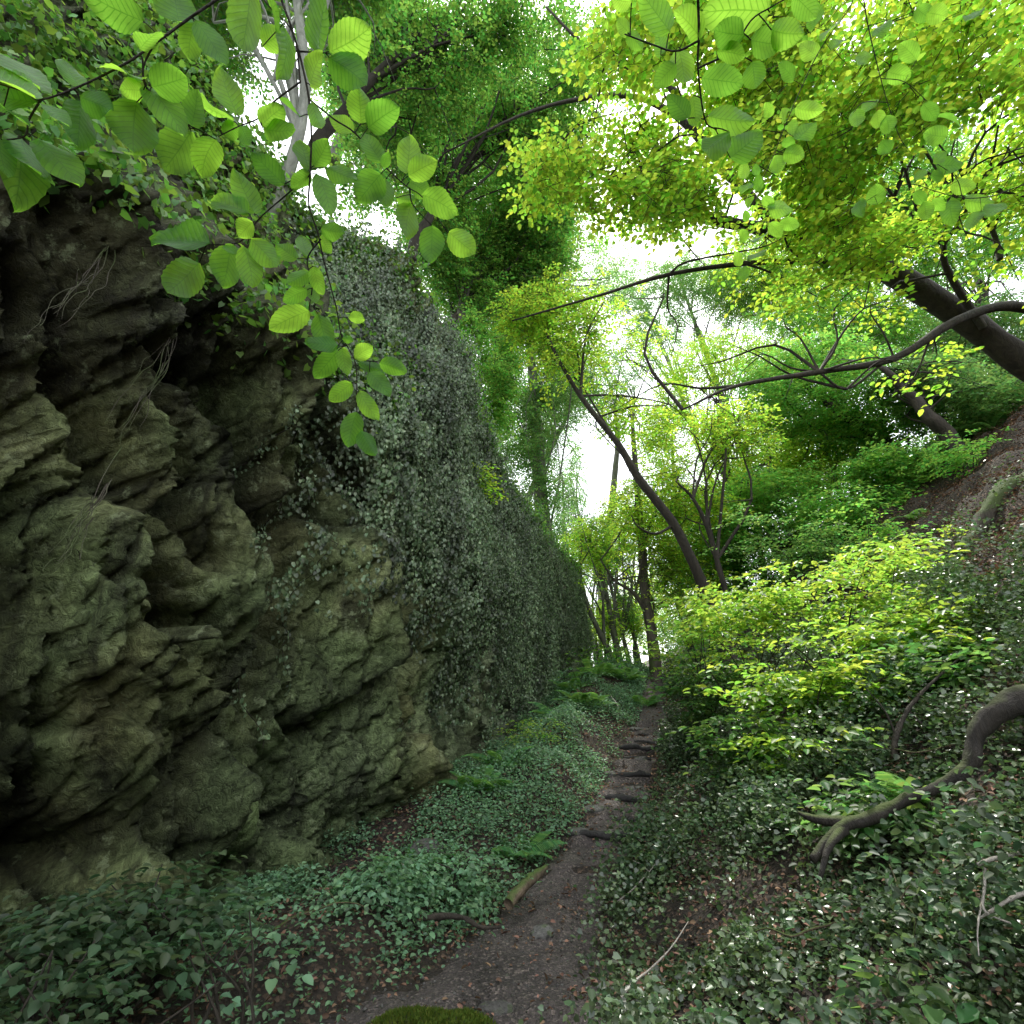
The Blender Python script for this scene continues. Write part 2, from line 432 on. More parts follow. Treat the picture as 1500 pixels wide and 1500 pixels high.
def spray_tpl(r, n=15, leaf=0.07, length=0.45):
    """flat twig with alternate leaves, twig along +X, surface normal +Z"""
    P, D, Nn, L = [], [], [], []
    axes = [((0, 0), 0.0, length)]
    for s in (-1, 1):
        axes.append(((length * r.uniform(.15, .5), 0), s * r.uniform(.5, .9), length * r.uniform(.4, .65)))
    for (ox, oy), a, ln in axes:
        m = max(3, int(n * ln / (2 * length)))
        for i in range(m):
            t = (i + .8) / m * ln
            s = 1 if i % 2 else -1
            la = a + s * r.uniform(.55, 1.0) * (0.25 if i == m - 1 else 1)
            P.append([ox + math.cos(a) * t, oy + math.sin(a) * t, -0.25 * t * t / length + r.normal(0, .012)])
            D.append([math.cos(la), math.sin(la), r.normal(-.12, .18)])
            Nn.append([r.normal(0, .25), r.normal(0, .25), 1])
            L.append(leaf * r.uniform(.75, 1.2))
    return np.array(P), np.array(D), norm(np.array(Nn)), np.array(L)

def rotm(yaw, pitch, roll):
    cy, sy, cp, sp, cr_, sr = np.cos(yaw), np.sin(yaw), np.cos(pitch), np.sin(pitch), np.cos(roll), np.sin(roll)
    R = np.empty((len(yaw), 3, 3))
    R[:, 0, 0] = cy * cp; R[:, 0, 1] = cy * sp * sr - sy * cr_; R[:, 0, 2] = cy * sp * cr_ + sy * sr
    R[:, 1, 0] = sy * cp; R[:, 1, 1] = sy * sp * sr + cy * cr_; R[:, 1, 2] = sy * sp * cr_ - cy * sr
    R[:, 2, 0] = -sp; R[:, 2, 1] = cp * sr; R[:, 2, 2] = cp * cr_
    return R

def in_blobs(r, blobs, n, thr=0.42, freq=1.1, k=0, shell=0.35):
    """points in ellipsoids [(centre, radii)], thinned by clumping noise"""
    vol = np.array([b[1][0] * b[1][1] * b[1][2] for b in blobs]) ** 0.8
    out = []
    for b, w in zip(blobs, vol / vol.sum()):
        m = int(n * w * 2.6) + 8
        d = norm(r.normal(size=(m, 3))) * (r.random(m) ** shell)[:, None]
        p = np.array(b[0]) + d * np.array(b[1])
        c = vn(p * freq, k) * .65 + vn(p * freq * 2.7, k + 1) * .35
        p = p[c > thr]
        out.append(p[:int(n * w) + 1])
    return np.vstack(out)

def sprays(pts, r, leaf=0.07, length=0.45, n=15, kind='oval', pitch=(.25, .25), roll=.3, tpls=6, yaw=None):
    Vs, Fs, off = [], [], 0
    T = [spray_tpl(r, n, leaf, length) for _ in range(tpls)]
    which = r.integers(0, tpls, len(pts))
    for ti in range(tpls):
        q = pts[which == ti]
        if len(q) == 0: continue
        P, D, Nn, L = T[ti]
        ya = r.uniform(0, 2 * math.pi, len(q))
        R = rotm(ya, r.normal(pitch[0], pitch[1], len(q)), r.normal(0, roll, len(q)))
        s = r.uniform(.8, 1.25, len(q))
        PP = (np.einsum('nij,kj->nki', R, P) * s[:, None, None] + q[:, None, :]).reshape(-1, 3)
        DD = np.einsum('nij,kj->nki', R, D).reshape(-1, 3)
        NN = np.einsum('nij,kj->nki', R, Nn).reshape(-1, 3)
        LL = (L[None] * s[:, None]).ravel()
        V, F = leaf_geo(PP, DD, NN, LL, LL * .74, kind)
        Vs.append(V); Fs.append(F + off); off += len(V)
    return np.vstack(Vs), np.vstack(Fs)

def spray_twigs(pts, r, length, w=.006):
    n = len(pts) * 2
    P = np.repeat(pts, 2, 0); a = r.uniform(0, 2 * math.pi, n)
    D = np.stack([np.cos(a), np.sin(a), r.normal(-.15, .25, n)], 1)
    return leaf_geo(P - norm(D) * length * .4, D, r.normal(0, 1, (n, 3)), np.full(n, length * 1.3), np.full(n, w * 2.4), 'kite', droop=.15)

# ------------------------------------------------------------------ terrain
PX = [(-20, -2.5), (0, -1.2), (2.6, -.6), (3.7, -.2), (5.0, .22), (5.9, .56), (6.6, .98), (9, 1.9), (11, 2.7), (15, 4.0), (20, 5.6), (60, 16)]
PZ = [(-20, -.6), (0, -.05), (4, 0), (5.9, .1), (6.6, .28), (9, .82), (11, 1.3), (15, 2.45), (17, 2.9), (22, 3.0), (60, 3.2)]
HW = [(-20, 1.0), (3.0, 1.1), (3.7, .95), (5, .62), (6.2, .48), (8, .40), (12, .36), (16, .3), (60, .3)]
def path_x(y): return cr(y, PX)
def path_z(y): return cr(y, PZ)
def path_w(y): return cr(y, HW)
def ground(x, y):
    x = np.asarray(x, float); y = np.asarray(y, float)
    px, pz, hw = path_x(y), path_z(y), path_w(y)
    d = x - px
    s = np.maximum(d - hw, 0)
    right = 0.78 * s - 0.45 * (1 - np.exp(-s / .6))
    cap = 10.5
    right = np.where(right > cap, cap + (right - cap) * .15, right)
    l = np.maximum(-d - hw, 0)
    left = .22 * sst(0, .6, l) + .34 * np.exp(-((l - 1.1) / .7) ** 2) * sst(5.5, 8, y) * sst(19, 16, y) - .10 * l * sst(8, 13, y) - .05 * l
    left = np.maximum(left, -1.2)
    p3 = np.stack([x, y, np.zeros_like(x)], -1)
    nz = (fbm(p3 * .7, 4, 3) - .5) * .5 * sst(.0, 1.2, np.abs(d) - hw) + (fbm(p3 * 3.1, 3, 9) - .5) * .1
    rocky = (fbm(p3 * 1.3, 4, 21) - .5) * 1.3 * sst(5, 9, x)
    k = (y - 6.75) / .62; fk = k - np.floor(k)
    stair = np.where((k > -1) & (k < 8), (.5 - fk + sst(.86, 1.0, fk)) * .62 * .235, 0) * sst(hw + .2, hw * .6, np.abs(d)) * .85
    return pz + stair + right + left + nz + rocky - .02 * sst(hw + .15, hw - .1, np.abs(d))

def axis(parts):
    out = []
    for a, b, st in parts:
        out.append(np.arange(a, b, st))
    out.append([parts[-1][1]])
    return np.concatenate(out)
gx = axis([(-60, -10, 5), (-10, -4, .5), (-4, 5, .06), (5, 14, .15), (14, 30, 1), (30, 70, 5)])
gy = axis([(-40, -4, 4), (-4, 1, .4), (1, 9, .06), (9, 20, .12), (20, 40, 1), (40, 160, 8)])
X, Y = np.meshgrid(gx, gy)
Z = ground(X.ravel(), Y.ravel())
nx, ny = len(gx), len(gy)
ii = (np.arange(ny - 1)[:, None] * nx + np.arange(nx - 1)[None]).ravel()
GF = np.stack([ii, ii + 1, ii + nx + 1, ii + nx], 1)
tag(mesh_np('ground', np.stack([X.ravel(), Y.ravel(), Z], 1), GF, M['soil'], smooth=True), 'steep gully ground of dark soil and leaf litter', kind='structure')

# path sheet
ys = np.arange(-3, 17, .06); ws = np.linspace(-1, 1, 23)
YY, WW = np.meshgrid(ys, ws, indexing='ij')
yf = YY.ravel(); wf = WW.ravel()
edge = path_w(yf) * (1 + .5 * (fbm(np.stack([yf * 1.6, np.sign(wf) * 3, yf * 0], 1), 3, 5) - .5))
xf = path_x(yf) + wf * edge
zf = ground(xf, yf) + .022 + .05 * (fbm(np.stack([xf * 5, yf * 5, xf * 0], 1), 4, 51) - .5) - .05 * np.abs(wf) ** 6
n2 = len(ws)
ii = (np.arange(len(ys) - 1)[:, None] * n2 + np.arange(n2 - 1)[None]).ravel()
tag(mesh_np('path', np.stack([xf, yf, zf], 1), np.stack([ii, ii + 1, ii + n2 + 1, ii + n2], 1), M['mud'], smooth=True), 'trodden purplish mud path up to the steps', kind='structure')

# ------------------------------------------------------------------ cliff
WALL = np.array([(-5.2, -5), (-4.5, -1.5), (-3.9, 1.0), (-3.35, 2.6), (-2.75, 4), (-2.1, 5.3), (-1.35, 7.4), (-.75, 9.4), (-.2, 11.5), (.55, 14), (1.55, 16.8), (2.35, 19), (2.5, 21), (1.6, 24), (-2, 29), (-9, 33)])
seg = np.r_[0, np.cumsum(np.linalg.norm(np.diff(WALL, axis=0), axis=1))]
S_tab = np.column_stack([seg, WALL])
s_of_y = lambda y: np.interp(y, WALL[:, 1], seg)
CREST = [(-6, 12.5), (1, 11.5), (4.5, 10.2), (7, 9.2), (10, 7.7), (13, 7.2), (16, 7.2), (19, 7.1), (34, 6.3)]
sA, sB, sC = s_of_y(.5), s_of_y(8.5), s_of_y(21)
ss = axis([(0, sA, .12), (sA, sB, .026), (sB, sC, .05), (sC, seg[-1], .3)])
zrow = axis([(-1.2, 5.4, .026)])
zup = np.linspace(0, 1, 90)[1:]
back = np.r_[np.linspace(.05, 1.5, 16), np.linspace(1.8, 8, 18), np.linspace(9, 40, 14)]
ns, nz1, nz2, nz3 = len(ss), len(zrow), len(zup), len(back)
wx, wy = cr(ss, S_tab)
tx, ty = np.gradient(wx, ss), np.gradient(wy, ss)
ln = np.hypot(tx, ty); tx /= ln; ty /= ln
nxn, nyn = ty, -tx
zc = cr(wy, CREST)
rows_z = np.concatenate([np.repeat(zrow[None], ns, 0), zrow[-1] + zup[None] * (zc[:, None] - zrow[-1]), zc[:, None] + .22 * back[None] ** .9], 1)
rows_b = np.concatenate([np.zeros((ns, nz1 + nz2)), np.repeat(back[None], ns, 0)], 1)
sg = np.repeat(ss[:, None], rows_z.shape[1], 1)
yg = np.repeat(wy[:, None], rows_z.shape[1], 1)
zg = rows_z
near = sst(7.2, 5.4, yg)
def wall_hit(u, v):
    cx, cyy = (u - 750) / 750.0, (750 - v) / 750.0
    yd = CP - SP * cyy
    m = (wy > .3) & (wy < 19)
    i = np.where(m)[0][np.argmin(np.abs(wx[m] / wy[m] - cx / yd))]
    return ss[i], EYE + wy[i] / yd * (SP + cyy * CP)
GROOVES = [([(70, 550), (132, 626), (172, 710), (192, 782), (224, 834), (250, 900)], .42, .10), ([(200, 580), (240, 650), (256, 706), (276, 770), (300, 820)], .40, .09),
           ([(246, 524), (296, 578), (332, 634), (352, 674), (352, 730)], .30, .09), ([(348, 682), (360, 738), (400, 790), (404, 834), (400, 930), (392, 1010)], .42, .2),
           ([(436, 600), (455, 660), (460, 710), (480, 770)], .30, .14), ([(100, 1260), (210, 1180), (280, 1120), (320, 1060)], .35, .2), ([(360, 1090), (395, 1150), (430, 1210)], .35, .17),
           ([(520, 780), (560, 880), (570, 960)], .22, .12), ([(0, 1080), (50, 1050), (120, 1060)], .16, .08), ([(130, 850), (230, 868), (300, 850)], .14, .06), ([(0, 1250), (90, 1235), (160, 1250)], .25, .12)]
GROOVES = [(np.array([wall_hit(*p) for p in g_]), d_, w_) for g_, d_, w_ in GROOVES]
def grooves(s, z):
    o = np.zeros_like(s)
    wob = (fbm(np.stack([s * 2.2, z * 2.2, s * 0], -1), 3, 200) - .5) * .35
    for pts, dep, wid in GROOVES:
        best = np.full(s.shape, 9.0); sgn = np.ones(s.shape)
        for a, b in zip(pts[:-1], pts[1:]):
            ab = b - a; t = np.clip(((s - a[0]) * ab[0] + (z - a[1]) * ab[1]) / (ab @ ab), 0, 1)
            dx = s - a[0] - t * ab[0]; dz = z - a[1] - t * ab[1]
            d = np.hypot(dx, dz); m = d < best
            best = np.where(m, d, best); sgn = np.where(m, np.sign(ab[0] * dz - ab[1] * dx), sgn)
        d = np.abs(best * sgn + wob * min(1, wid * 5))
        o -= dep * np.exp(-(d / wid) ** 1.5)
        side_ = best * sgn + wob
        # the block on the lower-left side swells towards the crack, the other one dives in
        o += dep * .32 * np.exp(-((side_ + wid * 2.4) / (wid * 2.2)) ** 2) - dep * .3 * np.exp(-((side_ - wid * 2.0) / (wid * 2.6)) ** 2)
    return o
def cliff_off(s, y, z):
    wn = sst(7.2, 5.2, y)
    zl = z + .35 * (fbm(np.stack([s * .8, s * 0, z * .2], -1), 3, 60) - .5)
    o = .32 * sst(3.45, 3.85, zl - .75 * (y - 2.6)) * sst(6.2, 5.2, zl) * wn
    o = o - .42 * np.maximum(z - 5.0, 0) * wn
    o = o + (.28 * sst(0, 3, z) - .10 * np.maximum(z - 4, 0)) * (1 - wn)
    o = o - .25 * sst(1.2, 0, z)                     # undercut foot
    q = np.stack([s, z, s * 0], -1)
    ca, sa = math.cos(-1.27), math.sin(-1.27)
    warp = (fbm(q * .8, 3, 70) - .5)
    warp2 = (fbm(q * .8 + 31, 3, 75) - .5)
    sx_ = s + warp * .9; zx_ = z + warp2 * .9
    a = sx_ * ca + zx_ * sa; b = -sx_ * sa + zx_ * ca
    sh = s.shape
    def blocks(la, lb, k, o_=0.0):
        F1, E, ID, Vv = voro(np.stack([a / la + o_, b / lb + o_, a * 0], -1).reshape(-1, 3), k)
        return E.reshape(sh), ID.reshape(sh), Vv[:, 0].reshape(sh), Vv[:, 1].reshape(sh)
    rockw = sst(11, 6, y) * .7 + .3
    E, ID, v0, v1 = blocks(2.9, .68, 3)
    # each slab is tilted: it stands proud along one side and dives under its neighbour on the other
    o = o + rockw * (.38 * (ID - .5) + .6 * v1 * (.35 + ID) + .25 * v0 * np.sin(ID * 40) - .16 * np.exp(-E * 11))
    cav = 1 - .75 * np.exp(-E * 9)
    E2, ID2, v0, v1 = blocks(1.35, .30, 9, 9.3)
    o = o + .12 * (ID2 - .5) + .17 * v1 * (.3 + ID2) + .12 * v0 * np.sin(ID2 * 50) - .045 * np.exp(-E2 * 12)
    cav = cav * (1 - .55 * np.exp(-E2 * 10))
    # second joint set crossing the first
    a, b = a * .92 - b * .39, a * .39 + b * .92
    E3, ID3, v0, v1 = blocks(.55, .14, 19, 4.1)
    o = o + .085 * (ID3 - .5) + .09 * v1 * (.3 + ID3) + .04 * v0
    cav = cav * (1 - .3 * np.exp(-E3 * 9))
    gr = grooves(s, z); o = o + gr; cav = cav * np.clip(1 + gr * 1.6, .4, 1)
    E4, ID4, v0, v1 = blocks(.15, .08, 29, 2.1)
    o = o + .036 * (ID4 - .5) + .04 * v1
    qs = q * np.array([1.9, .6, 1.0])
    rid = np.abs(fbm(qs * 1.6, 4, 88) - .5) * 2
    o = o + .7 * (fbm(q * .5, 3, 80) - .5) - .11 * (1 - rid) ** 3 + .10 * (fbm(qs * 2.4, 4, 90) - .5) + .05 * (fbm(q * 12, 3, 95) - .5)
    return o, cav
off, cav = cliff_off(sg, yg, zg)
fade = np.exp(-rows_b / 1.2)
off = off * fade
bx = wx[:, None] + nxn[:, None] * (off - rows_b); by = wy[:, None] + nyn[:, None] * (off - rows_b)
pn = np.stack([bx, by, bx * 0], -1)
bz = zg + (fbm(pn * .6, 3, 99) - .5) * .9 * (1 - fade)
CV = np.stack([bx, by, bz], -1)
nr = CV.shape[1]
ii = (np.arange(ns - 1)[:, None] * nr + np.arange(nr - 1)[None]).ravel()
CF = np.stack([ii, ii + nr, ii + nr + 1, ii + 1], 1)
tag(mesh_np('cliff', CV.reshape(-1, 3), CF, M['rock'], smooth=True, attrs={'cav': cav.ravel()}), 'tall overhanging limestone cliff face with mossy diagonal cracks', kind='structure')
# normals for scattering
dS = np.gradient(CV, axis=0); dR = np.gradient(CV, axis=1)
CN = norm(np.cross(dS, dR))

def cliff_sample(n, r, weight):
    """area-weighted random points on the cliff where weight(s,y,z,b) in 0..1"""
    A = np.linalg.norm(np.cross(dS[:-1, :-1], dR[:-1, :-1]), axis=-1)
    Wt = weight(sg[:-1, :-1], yg[:-1, :-1], zg[:-1, :-1], rows_b[:-1, :-1]) * A
    p = (Wt / Wt.sum()).ravel()
    idx = r.choice(len(p), n, p=p)
    i, j = idx // (nr - 1), idx % (nr - 1)
    u, v = r.random(n)[:, None], r.random(n)[:, None]
    P = CV[i, j] * (1 - u) * (1 - v) + CV[i + 1, j] * u * (1 - v) + CV[i, j + 1] * (1 - u) * v + CV[i + 1, j + 1] * u * v
    return P, CN[i, j], sg[i, j], zg[i, j]

IVY_LO = [(-6, 5.0), (3, 4.9), (4.6, 4.8), (5.4, 4.2), (6.5, 3.6), (8, 2.9), (10, 2.5), (13, 2.3), (16, 3.1), (18, 3.9), (34, 3)]
def w_curtain(s, y, z, b):
    lo = cr(y, IVY_LO)
    st = fbm(np.stack([s * 1.6, s * 0, z * .12], -1), 3, 120)
    lo = lo + (st - .5) * 4.6
    w = sst(-.25, .9, z - lo)
    cl = fbm(np.stack([s * 3.0, s * 0, z * .55], -1), 3, 130)
    return w * (.05 + .95 * sst(.44, .56, cl)) * (y > 5.0) * (b < 1.5) * sst(22, 20, y)
P_, N_, s_, z_ = cliff_sample(60000, rng, w_curtain)
strand = vn(np.stack([s_ * 4.0, z_ * .35, z_ * 0], -1), 140)
out_ = (rng.random(len(P_)) ** 1.5) * (.05 + .5 * sst(.3, .8, strand))
P_ = P_ + N_ * out_[:, None]
sP, sN = [], []
okc = np.where((wy > 5.3) & (wy < 20))[0]
okc = okc[ss[okc] < sC]
for _k in range(300):
    i0 = int(rng.choice(okc)); zt = zc[i0] + rng.uniform(-1.5, .2)
    lo_ = float(cr(np.array([wy[i0]]), IVY_LO)[0]) + rng.normal(.35, .95)
    ln_ = max(.5, zt - max(lo_, 1.2)); m = int(ln_ * rng.uniform(120, 330))
    zz = zt - ln_ * rng.random(m) ** .85
    wob = np.interp(zz, np.linspace(zt - ln_, zt, 7), np.cumsum(rng.normal(0, .05, 7)))
    si = ss[i0] + wob + rng.normal(0, rng.uniform(.02, .07), m)
    ii_ = np.clip(np.searchsorted(ss, si), 1, ns - 2)
    jj = np.array([np.searchsorted(zg[i0, :nz1 + nz2], z) for z in zz]).clip(1, nz1 + nz2 - 2)
    base = CV[ii_, jj]; base[:, 2] = zz
    depth_ = rng.uniform(.04, .38)
    sP.append(base + CN[ii_, jj] * np.array([1, 1, 0]) * (depth_ + rng.normal(0, .04, (m, 1)))); sN.append(CN[ii_, jj])
P_ = np.vstack([P_] + sP); N_ = np.vstack([N_] + sN)
D_ = np.stack([rng.normal(0, .35, len(P_)), rng.normal(0, .35, len(P_)), -np.ones(len(P_))], 1)
Nm = N_ * .9 + np.array([0.15, -.25, .55]) + rng.normal(0, .35, (len(P_), 3))
L_ = rng.uniform(.028, .055, len(P_))
V, F = leaf_geo(P_, D_, Nm, L_, L_ * .85, 'ivy')
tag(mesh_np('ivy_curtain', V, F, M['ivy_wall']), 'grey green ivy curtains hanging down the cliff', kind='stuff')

def w_top(s, y, z, b):
    cl = fbm(np.stack([s * 1.2, b * 1.2, z * 1.2], -1), 3, 150)
    lo = 4.95 + .9 * (fbm(np.stack([s * 1.5, s * 0, s * 0], -1), 3, 160) - .5)
    nearw = sst(7.5, 6, y) * sst(-.15, .3, z - lo)
    farw = sst(6, 7.5, y) * sst(-.3, .2, z - cr(y, CREST) + .6)
    return np.maximum(nearw, farw) * (b < 7) * (.25 + .75 * sst(.38, .55, cl)) * sst(26, 22, y) * (y > -1)
P_, N_, s_, z_ = cliff_sample(105000, rng, w_top)
h_ = rng.random(len(P_)) ** 1.3 * (.12 + .5 * vn(P_ * 1.7, 170))
P_ = P_ + (N_ * .8 + np.array([0, 0, .45])) * h_[:, None]
D_ = rng.normal(0, .6, (len(P_), 3)) + np.array([.3, -.1, -.6])
Nm = np.array([.25, -.1, .9]) + rng.normal(0, .45, (len(P_), 3))
L_ = rng.uniform(.05, .10, len(P_))
V, F = leaf_geo(P_, D_, Nm, L_, L_ * .8, 'ivy')
tag(mesh_np('ivy_blanket', V, F, M['ivy_top']), 'bushy green ivy and bramble covering the cliff top', kind='stuff')

# ------------------------------------------------------------------ trees
def blob(u, v, Yd, ru, rv, rd):
    c = at(u, v, Yd); t = (Yd) / (CP - SP * (750 - v) / 750)
    return (c, (ru / 750 * t, rd, rv / 750 * t))

def px_pts(rows): return np.array([at(*q) for q in rows])

def auto_branches(tb, anchors, blobs, k, r, r0=.035, r1=.006, arch=.12):
    A = np.vstack(anchors)
    tg = in_blobs(r, blobs, k, thr=.3, shell=.5)
    for q in tg:
        d = np.linalg.norm(A - q, axis=1)
        j = r.choice(np.argsort(d)[:6])
        a = A[j]; ln_ = np.linalg.norm(q - a)
        if ln_ < .2: continue
        m1 = a + (q - a) * .35 + r.normal(0, ln_ * .07, 3) + np.array([0, 0, ln_ * arch])
        m2 = a + (q - a) * .7 + r.normal(0, ln_ * .07, 3) + np.array([0, 0, ln_ * arch * .8])
        rr = r0 * min(1.5, .3 + ln_ / 4)
        tb.add([a, m1, m2, q], (rr, r1), 5, sub=3)
        # side twigs
        for _ in range(2):
            b0 = (m1, m2)[r.integers(0, 2)]
            e = b0 + r.normal(0, ln_ * .2, 3)
            tb.add([b0, (b0 + e) / 2 + r.normal(0, ln_ * .03, 3), e], (rr * .45, r1 * .6), 4, sub=2)

def tree(name, label, cat, group, trunk, radii, limbs, blobs, nsp, leafmat, bark, leaf=.08, kind='oval', nb=14,
         seed=0, thr=.42, freq=1.1, spray_len=.5, spray_n=15, sides=14, pitch=(.25, .25), shell=.35, r0=.035):
    r = np.random.default_rng(1000 + seed)
    trunk = np.asarray(trunk, float)
    root = thing(name, trunk[0])
    o3 = trunk[0]
    L0 = lambda a: np.asarray(a) - o3
    tb = Tubes().add(L0(trunk), radii, sides, rough=.22, sub=5, k=seed)
    # root flare
    tr = tb.build('trunk', bark, root)
    anchors = [trunk[len(trunk) // 3:]]
    for (pts, rr) in limbs:
        pts = np.asarray(pts)
        Tubes().add(L0(pts), rr, 9, rough=.2, sub=4, k=seed + 3).build('branch', bark, root)
        anchors.append(pts[1:])
    if nb and blobs:
        tw = Tubes(); auto_branches(tw, [L0(a) for a in anchors], [(b[0] - o3, b[1]) for b in blobs], nb, r, r0=r0)
        if tw.V: tw.build('twigs', bark, root)
    if blobs and nsp:
        pts = in_blobs(r, blobs, nsp, thr, freq, seed, shell)
        pts = pts[in_gap(pts, r) & under_limb(pts)]
        V, F = sprays(pts - o3, r, leaf, spray_len, spray_n, kind, pitch, .18)
        mesh_np('crown', V, F, leafmat, root)
        if kind == 'oval' and len(pts) > 200:
            V, F = spray_twigs(pts - o3, r, spray_len); mesh_np('fine_twigs', V, F, bark, root)
    tag(root, label, cat, group)
    return root

GAPS += [(at(1050, 1380, 3.3), 1.15), (at(1270, 1350, 3.0), 1.0), (at(1130, 1180, 4.6), 1.35), (at(970, 1180, 6.0), 1.0), (at(1350, 1110, 4.0), 1.0), (at(800, 1200, 7.0), 1.2), (at(1230, 850, 6.6), 2.2), (at(1400, 900, 5.2), 1.5), (at(1430, 730, 8.0), 1.3), (at(930, 860, 26), 2.4), (at(990, 720, 23), 2.4), (at(1070, 640, 20), 2.0), (at(900, 900, 30), 2.4), (np.array([-.35, .9, 2.0]), .55), (np.array([-.7, .7, 2.5]), .4), (np.array([.9, 1.5, 3.6]), .7),
         (at(1230, 850, 6.6), 1.5), (at(1400, 880, 5.2), 1.0), (at(1080, 920, 7.6), 1.3), (at(1180, 1000, 5.6), .8), (at(1280, 800, 7.5), 1.2), (at(1190, 1090, 5.0), .35), (at(1270, 1120, 4.2), .3),
         (at(1050, 1400, 3.3), .28), (at(1150, 1330, 3.2), .22), (at(1000, 1250, 4.5), .35), (at(980, 1150, 6.0), .4), (at(900, 1330, 4.6), .18), (at(1350, 1300, 2.9), .2),
         (at(780, 1080, 9.5), .9), (at(800, 1180, 7.8), .8), (at(760, 1300, 5.3), .5), (at(1040, 1330, 3.6), .55), (at(1230, 1370, 3.0), .4), (at(1130, 1180, 4.6), .6), (at(1430, 1260, 2.5), .18), (at(1430, 720, 8.0), .5), (at(920, 990, 14), 1.0), (at(150, 150, 3.6), .7), (at(250, 250, 4.4), .6), (at(430, 300, 5.4), .6), (at(600, 280, 6.4), .6)]
BG = 'trees growing along the gully'
_g = np.random.default_rng(77)
for _k in range(75):
    _y = 2.2 + 9 * _g.random() ** 1.6; _x = _g.uniform(.2, 6.5) * (1 + .05 * _y)
    GAPS.append((np.array([_x, _y, float(ground(np.array([_x]), np.array([_y]))[0]) + .15]), _g.uniform(.35, .85)))
# 1 the big beech reaching over from the right slope
t1 = px_pts([(1640, 600, 8.3), (1500, 530, 8.2), (1395, 455, 8.0), (1270, 380, 7.7), (1170, 345, 7.5), (1060, 325, 7.3), (950, 300, 7.1)])
t1 = np.vstack([[t1[0] + np.array([1.6, .3, -1.6])], t1])
limbs1 = [
 (px_pts([(1560, 470, 7.6), (1480, 448, 7.4), (1400, 470, 7.2), (1310, 525, 7.0), (1200, 545, 6.8), (1080, 565, 6.6), (1000, 600, 6.5)]), (.11, .012)),
 (px_pts([(1270, 385, 7.6), (1180, 383, 7.3), (1090, 386, 7.0), (980, 402, 6.8), (880, 432, 6.6), (750, 470, 6.5)]), (.07, .012)),
 (px_pts([(1440, 480, 7.9), (1390, 400, 7.4), (1382, 360, 7.1), (1390, 320, 6.8), (1420, 250, 6.4), (1480, 170, 6.0)]), (.07, .015)),
 (px_pts([(1382, 360, 7.1), (1350, 330, 6.9), (1310, 290, 6.7), (1240, 270, 6.5)]), (.035, .008)),
 (px_pts([(1150, 345, 7.5), (1090, 280, 7.3), (1040, 220, 7.2), (990, 170, 7.1), (930, 142, 7.0), (850, 145, 6.9), (760, 170, 6.9), (650, 225, 6.9)]), (.12, .015)),
 (px_pts([(1090, 280, 7.3), (1030, 240, 7.0), (960, 258, 6.9), (890, 262, 6.8), (830, 248, 6.8), (760, 262, 6.8)]), (.05, .01)),
 (px_pts([(1040, 220, 7.2), (1000, 150, 6.8), (960, 110, 6.6), (910, 95, 6.5), (850, 60, 6.4), (800, 10, 6.3)]), (.09, .02)),
 (px_pts([(1465, 380, 6.4), (1455, 340, 6.3), (1430, 305, 6.2), (1400, 290, 6.1)]), (.05, .012)),
 (px_pts([(1290, 535, 7.0), (1240, 570, 6.9), (1200, 545, 6.8)]), (.02, .02)),
]
CLEAR += [(t1[1:5], .42), (limbs1[0][0][:4], .25), (limbs1[2][0][:4], .2), (limbs1[4][0][1:6], .3)]
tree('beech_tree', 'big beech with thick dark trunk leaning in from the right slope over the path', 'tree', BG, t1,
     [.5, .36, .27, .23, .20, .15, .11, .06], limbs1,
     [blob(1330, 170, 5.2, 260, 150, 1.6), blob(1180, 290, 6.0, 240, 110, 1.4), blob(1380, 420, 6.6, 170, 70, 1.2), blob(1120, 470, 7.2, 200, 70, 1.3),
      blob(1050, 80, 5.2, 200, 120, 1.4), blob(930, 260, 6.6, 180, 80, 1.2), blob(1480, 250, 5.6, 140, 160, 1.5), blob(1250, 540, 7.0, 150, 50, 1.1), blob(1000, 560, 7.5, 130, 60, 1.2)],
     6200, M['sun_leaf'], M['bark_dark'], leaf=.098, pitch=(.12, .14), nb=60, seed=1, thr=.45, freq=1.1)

# 2 dark leaning trunk in the middle
t2 = px_pts([(1045, 895, 12.6), (1020, 835, 12.5), (985, 765, 12.4), (935, 700, 12.3), (905, 650, 12.2), (850, 580, 12), (815, 520, 11.8), (800, 485, 11.7)])
t2 = np.vstack([[t2[0] + np.array([.3, 0, -1.2])], t2])
tree('leaning_tree', 'slim dark tree leaning left over the gully in the middle of the photo', 'tree', BG, t2,
     [.21, .16, .13, .12, .105, .09, .065, .045, .03],
     [(px_pts([(985, 770, 12.4), (960, 782, 12.2), (935, 772, 12), (925, 755, 11.9)]), (.04, .015)), (px_pts([(935, 700, 12.3), (880, 610, 12.5), (850, 560, 12.6)]), (.05, .02)),
      (px_pts([(850, 580, 12), (860, 520, 12.4), (900, 470, 12.8)]), (.04, .01))],
     [blob(880, 470, 12.5, 120, 60, 1.5), blob(960, 600, 12.8, 90, 60, 1.4), blob(820, 460, 11.8, 90, 60, 1.2), blob(840, 530, 12, 60, 50, 1), blob(960, 700, 13.5, 70, 60, 1)], 2900, M['sun_leaf'], M['bark_dark'], leaf=.09, nb=5, seed=2, thr=.38)

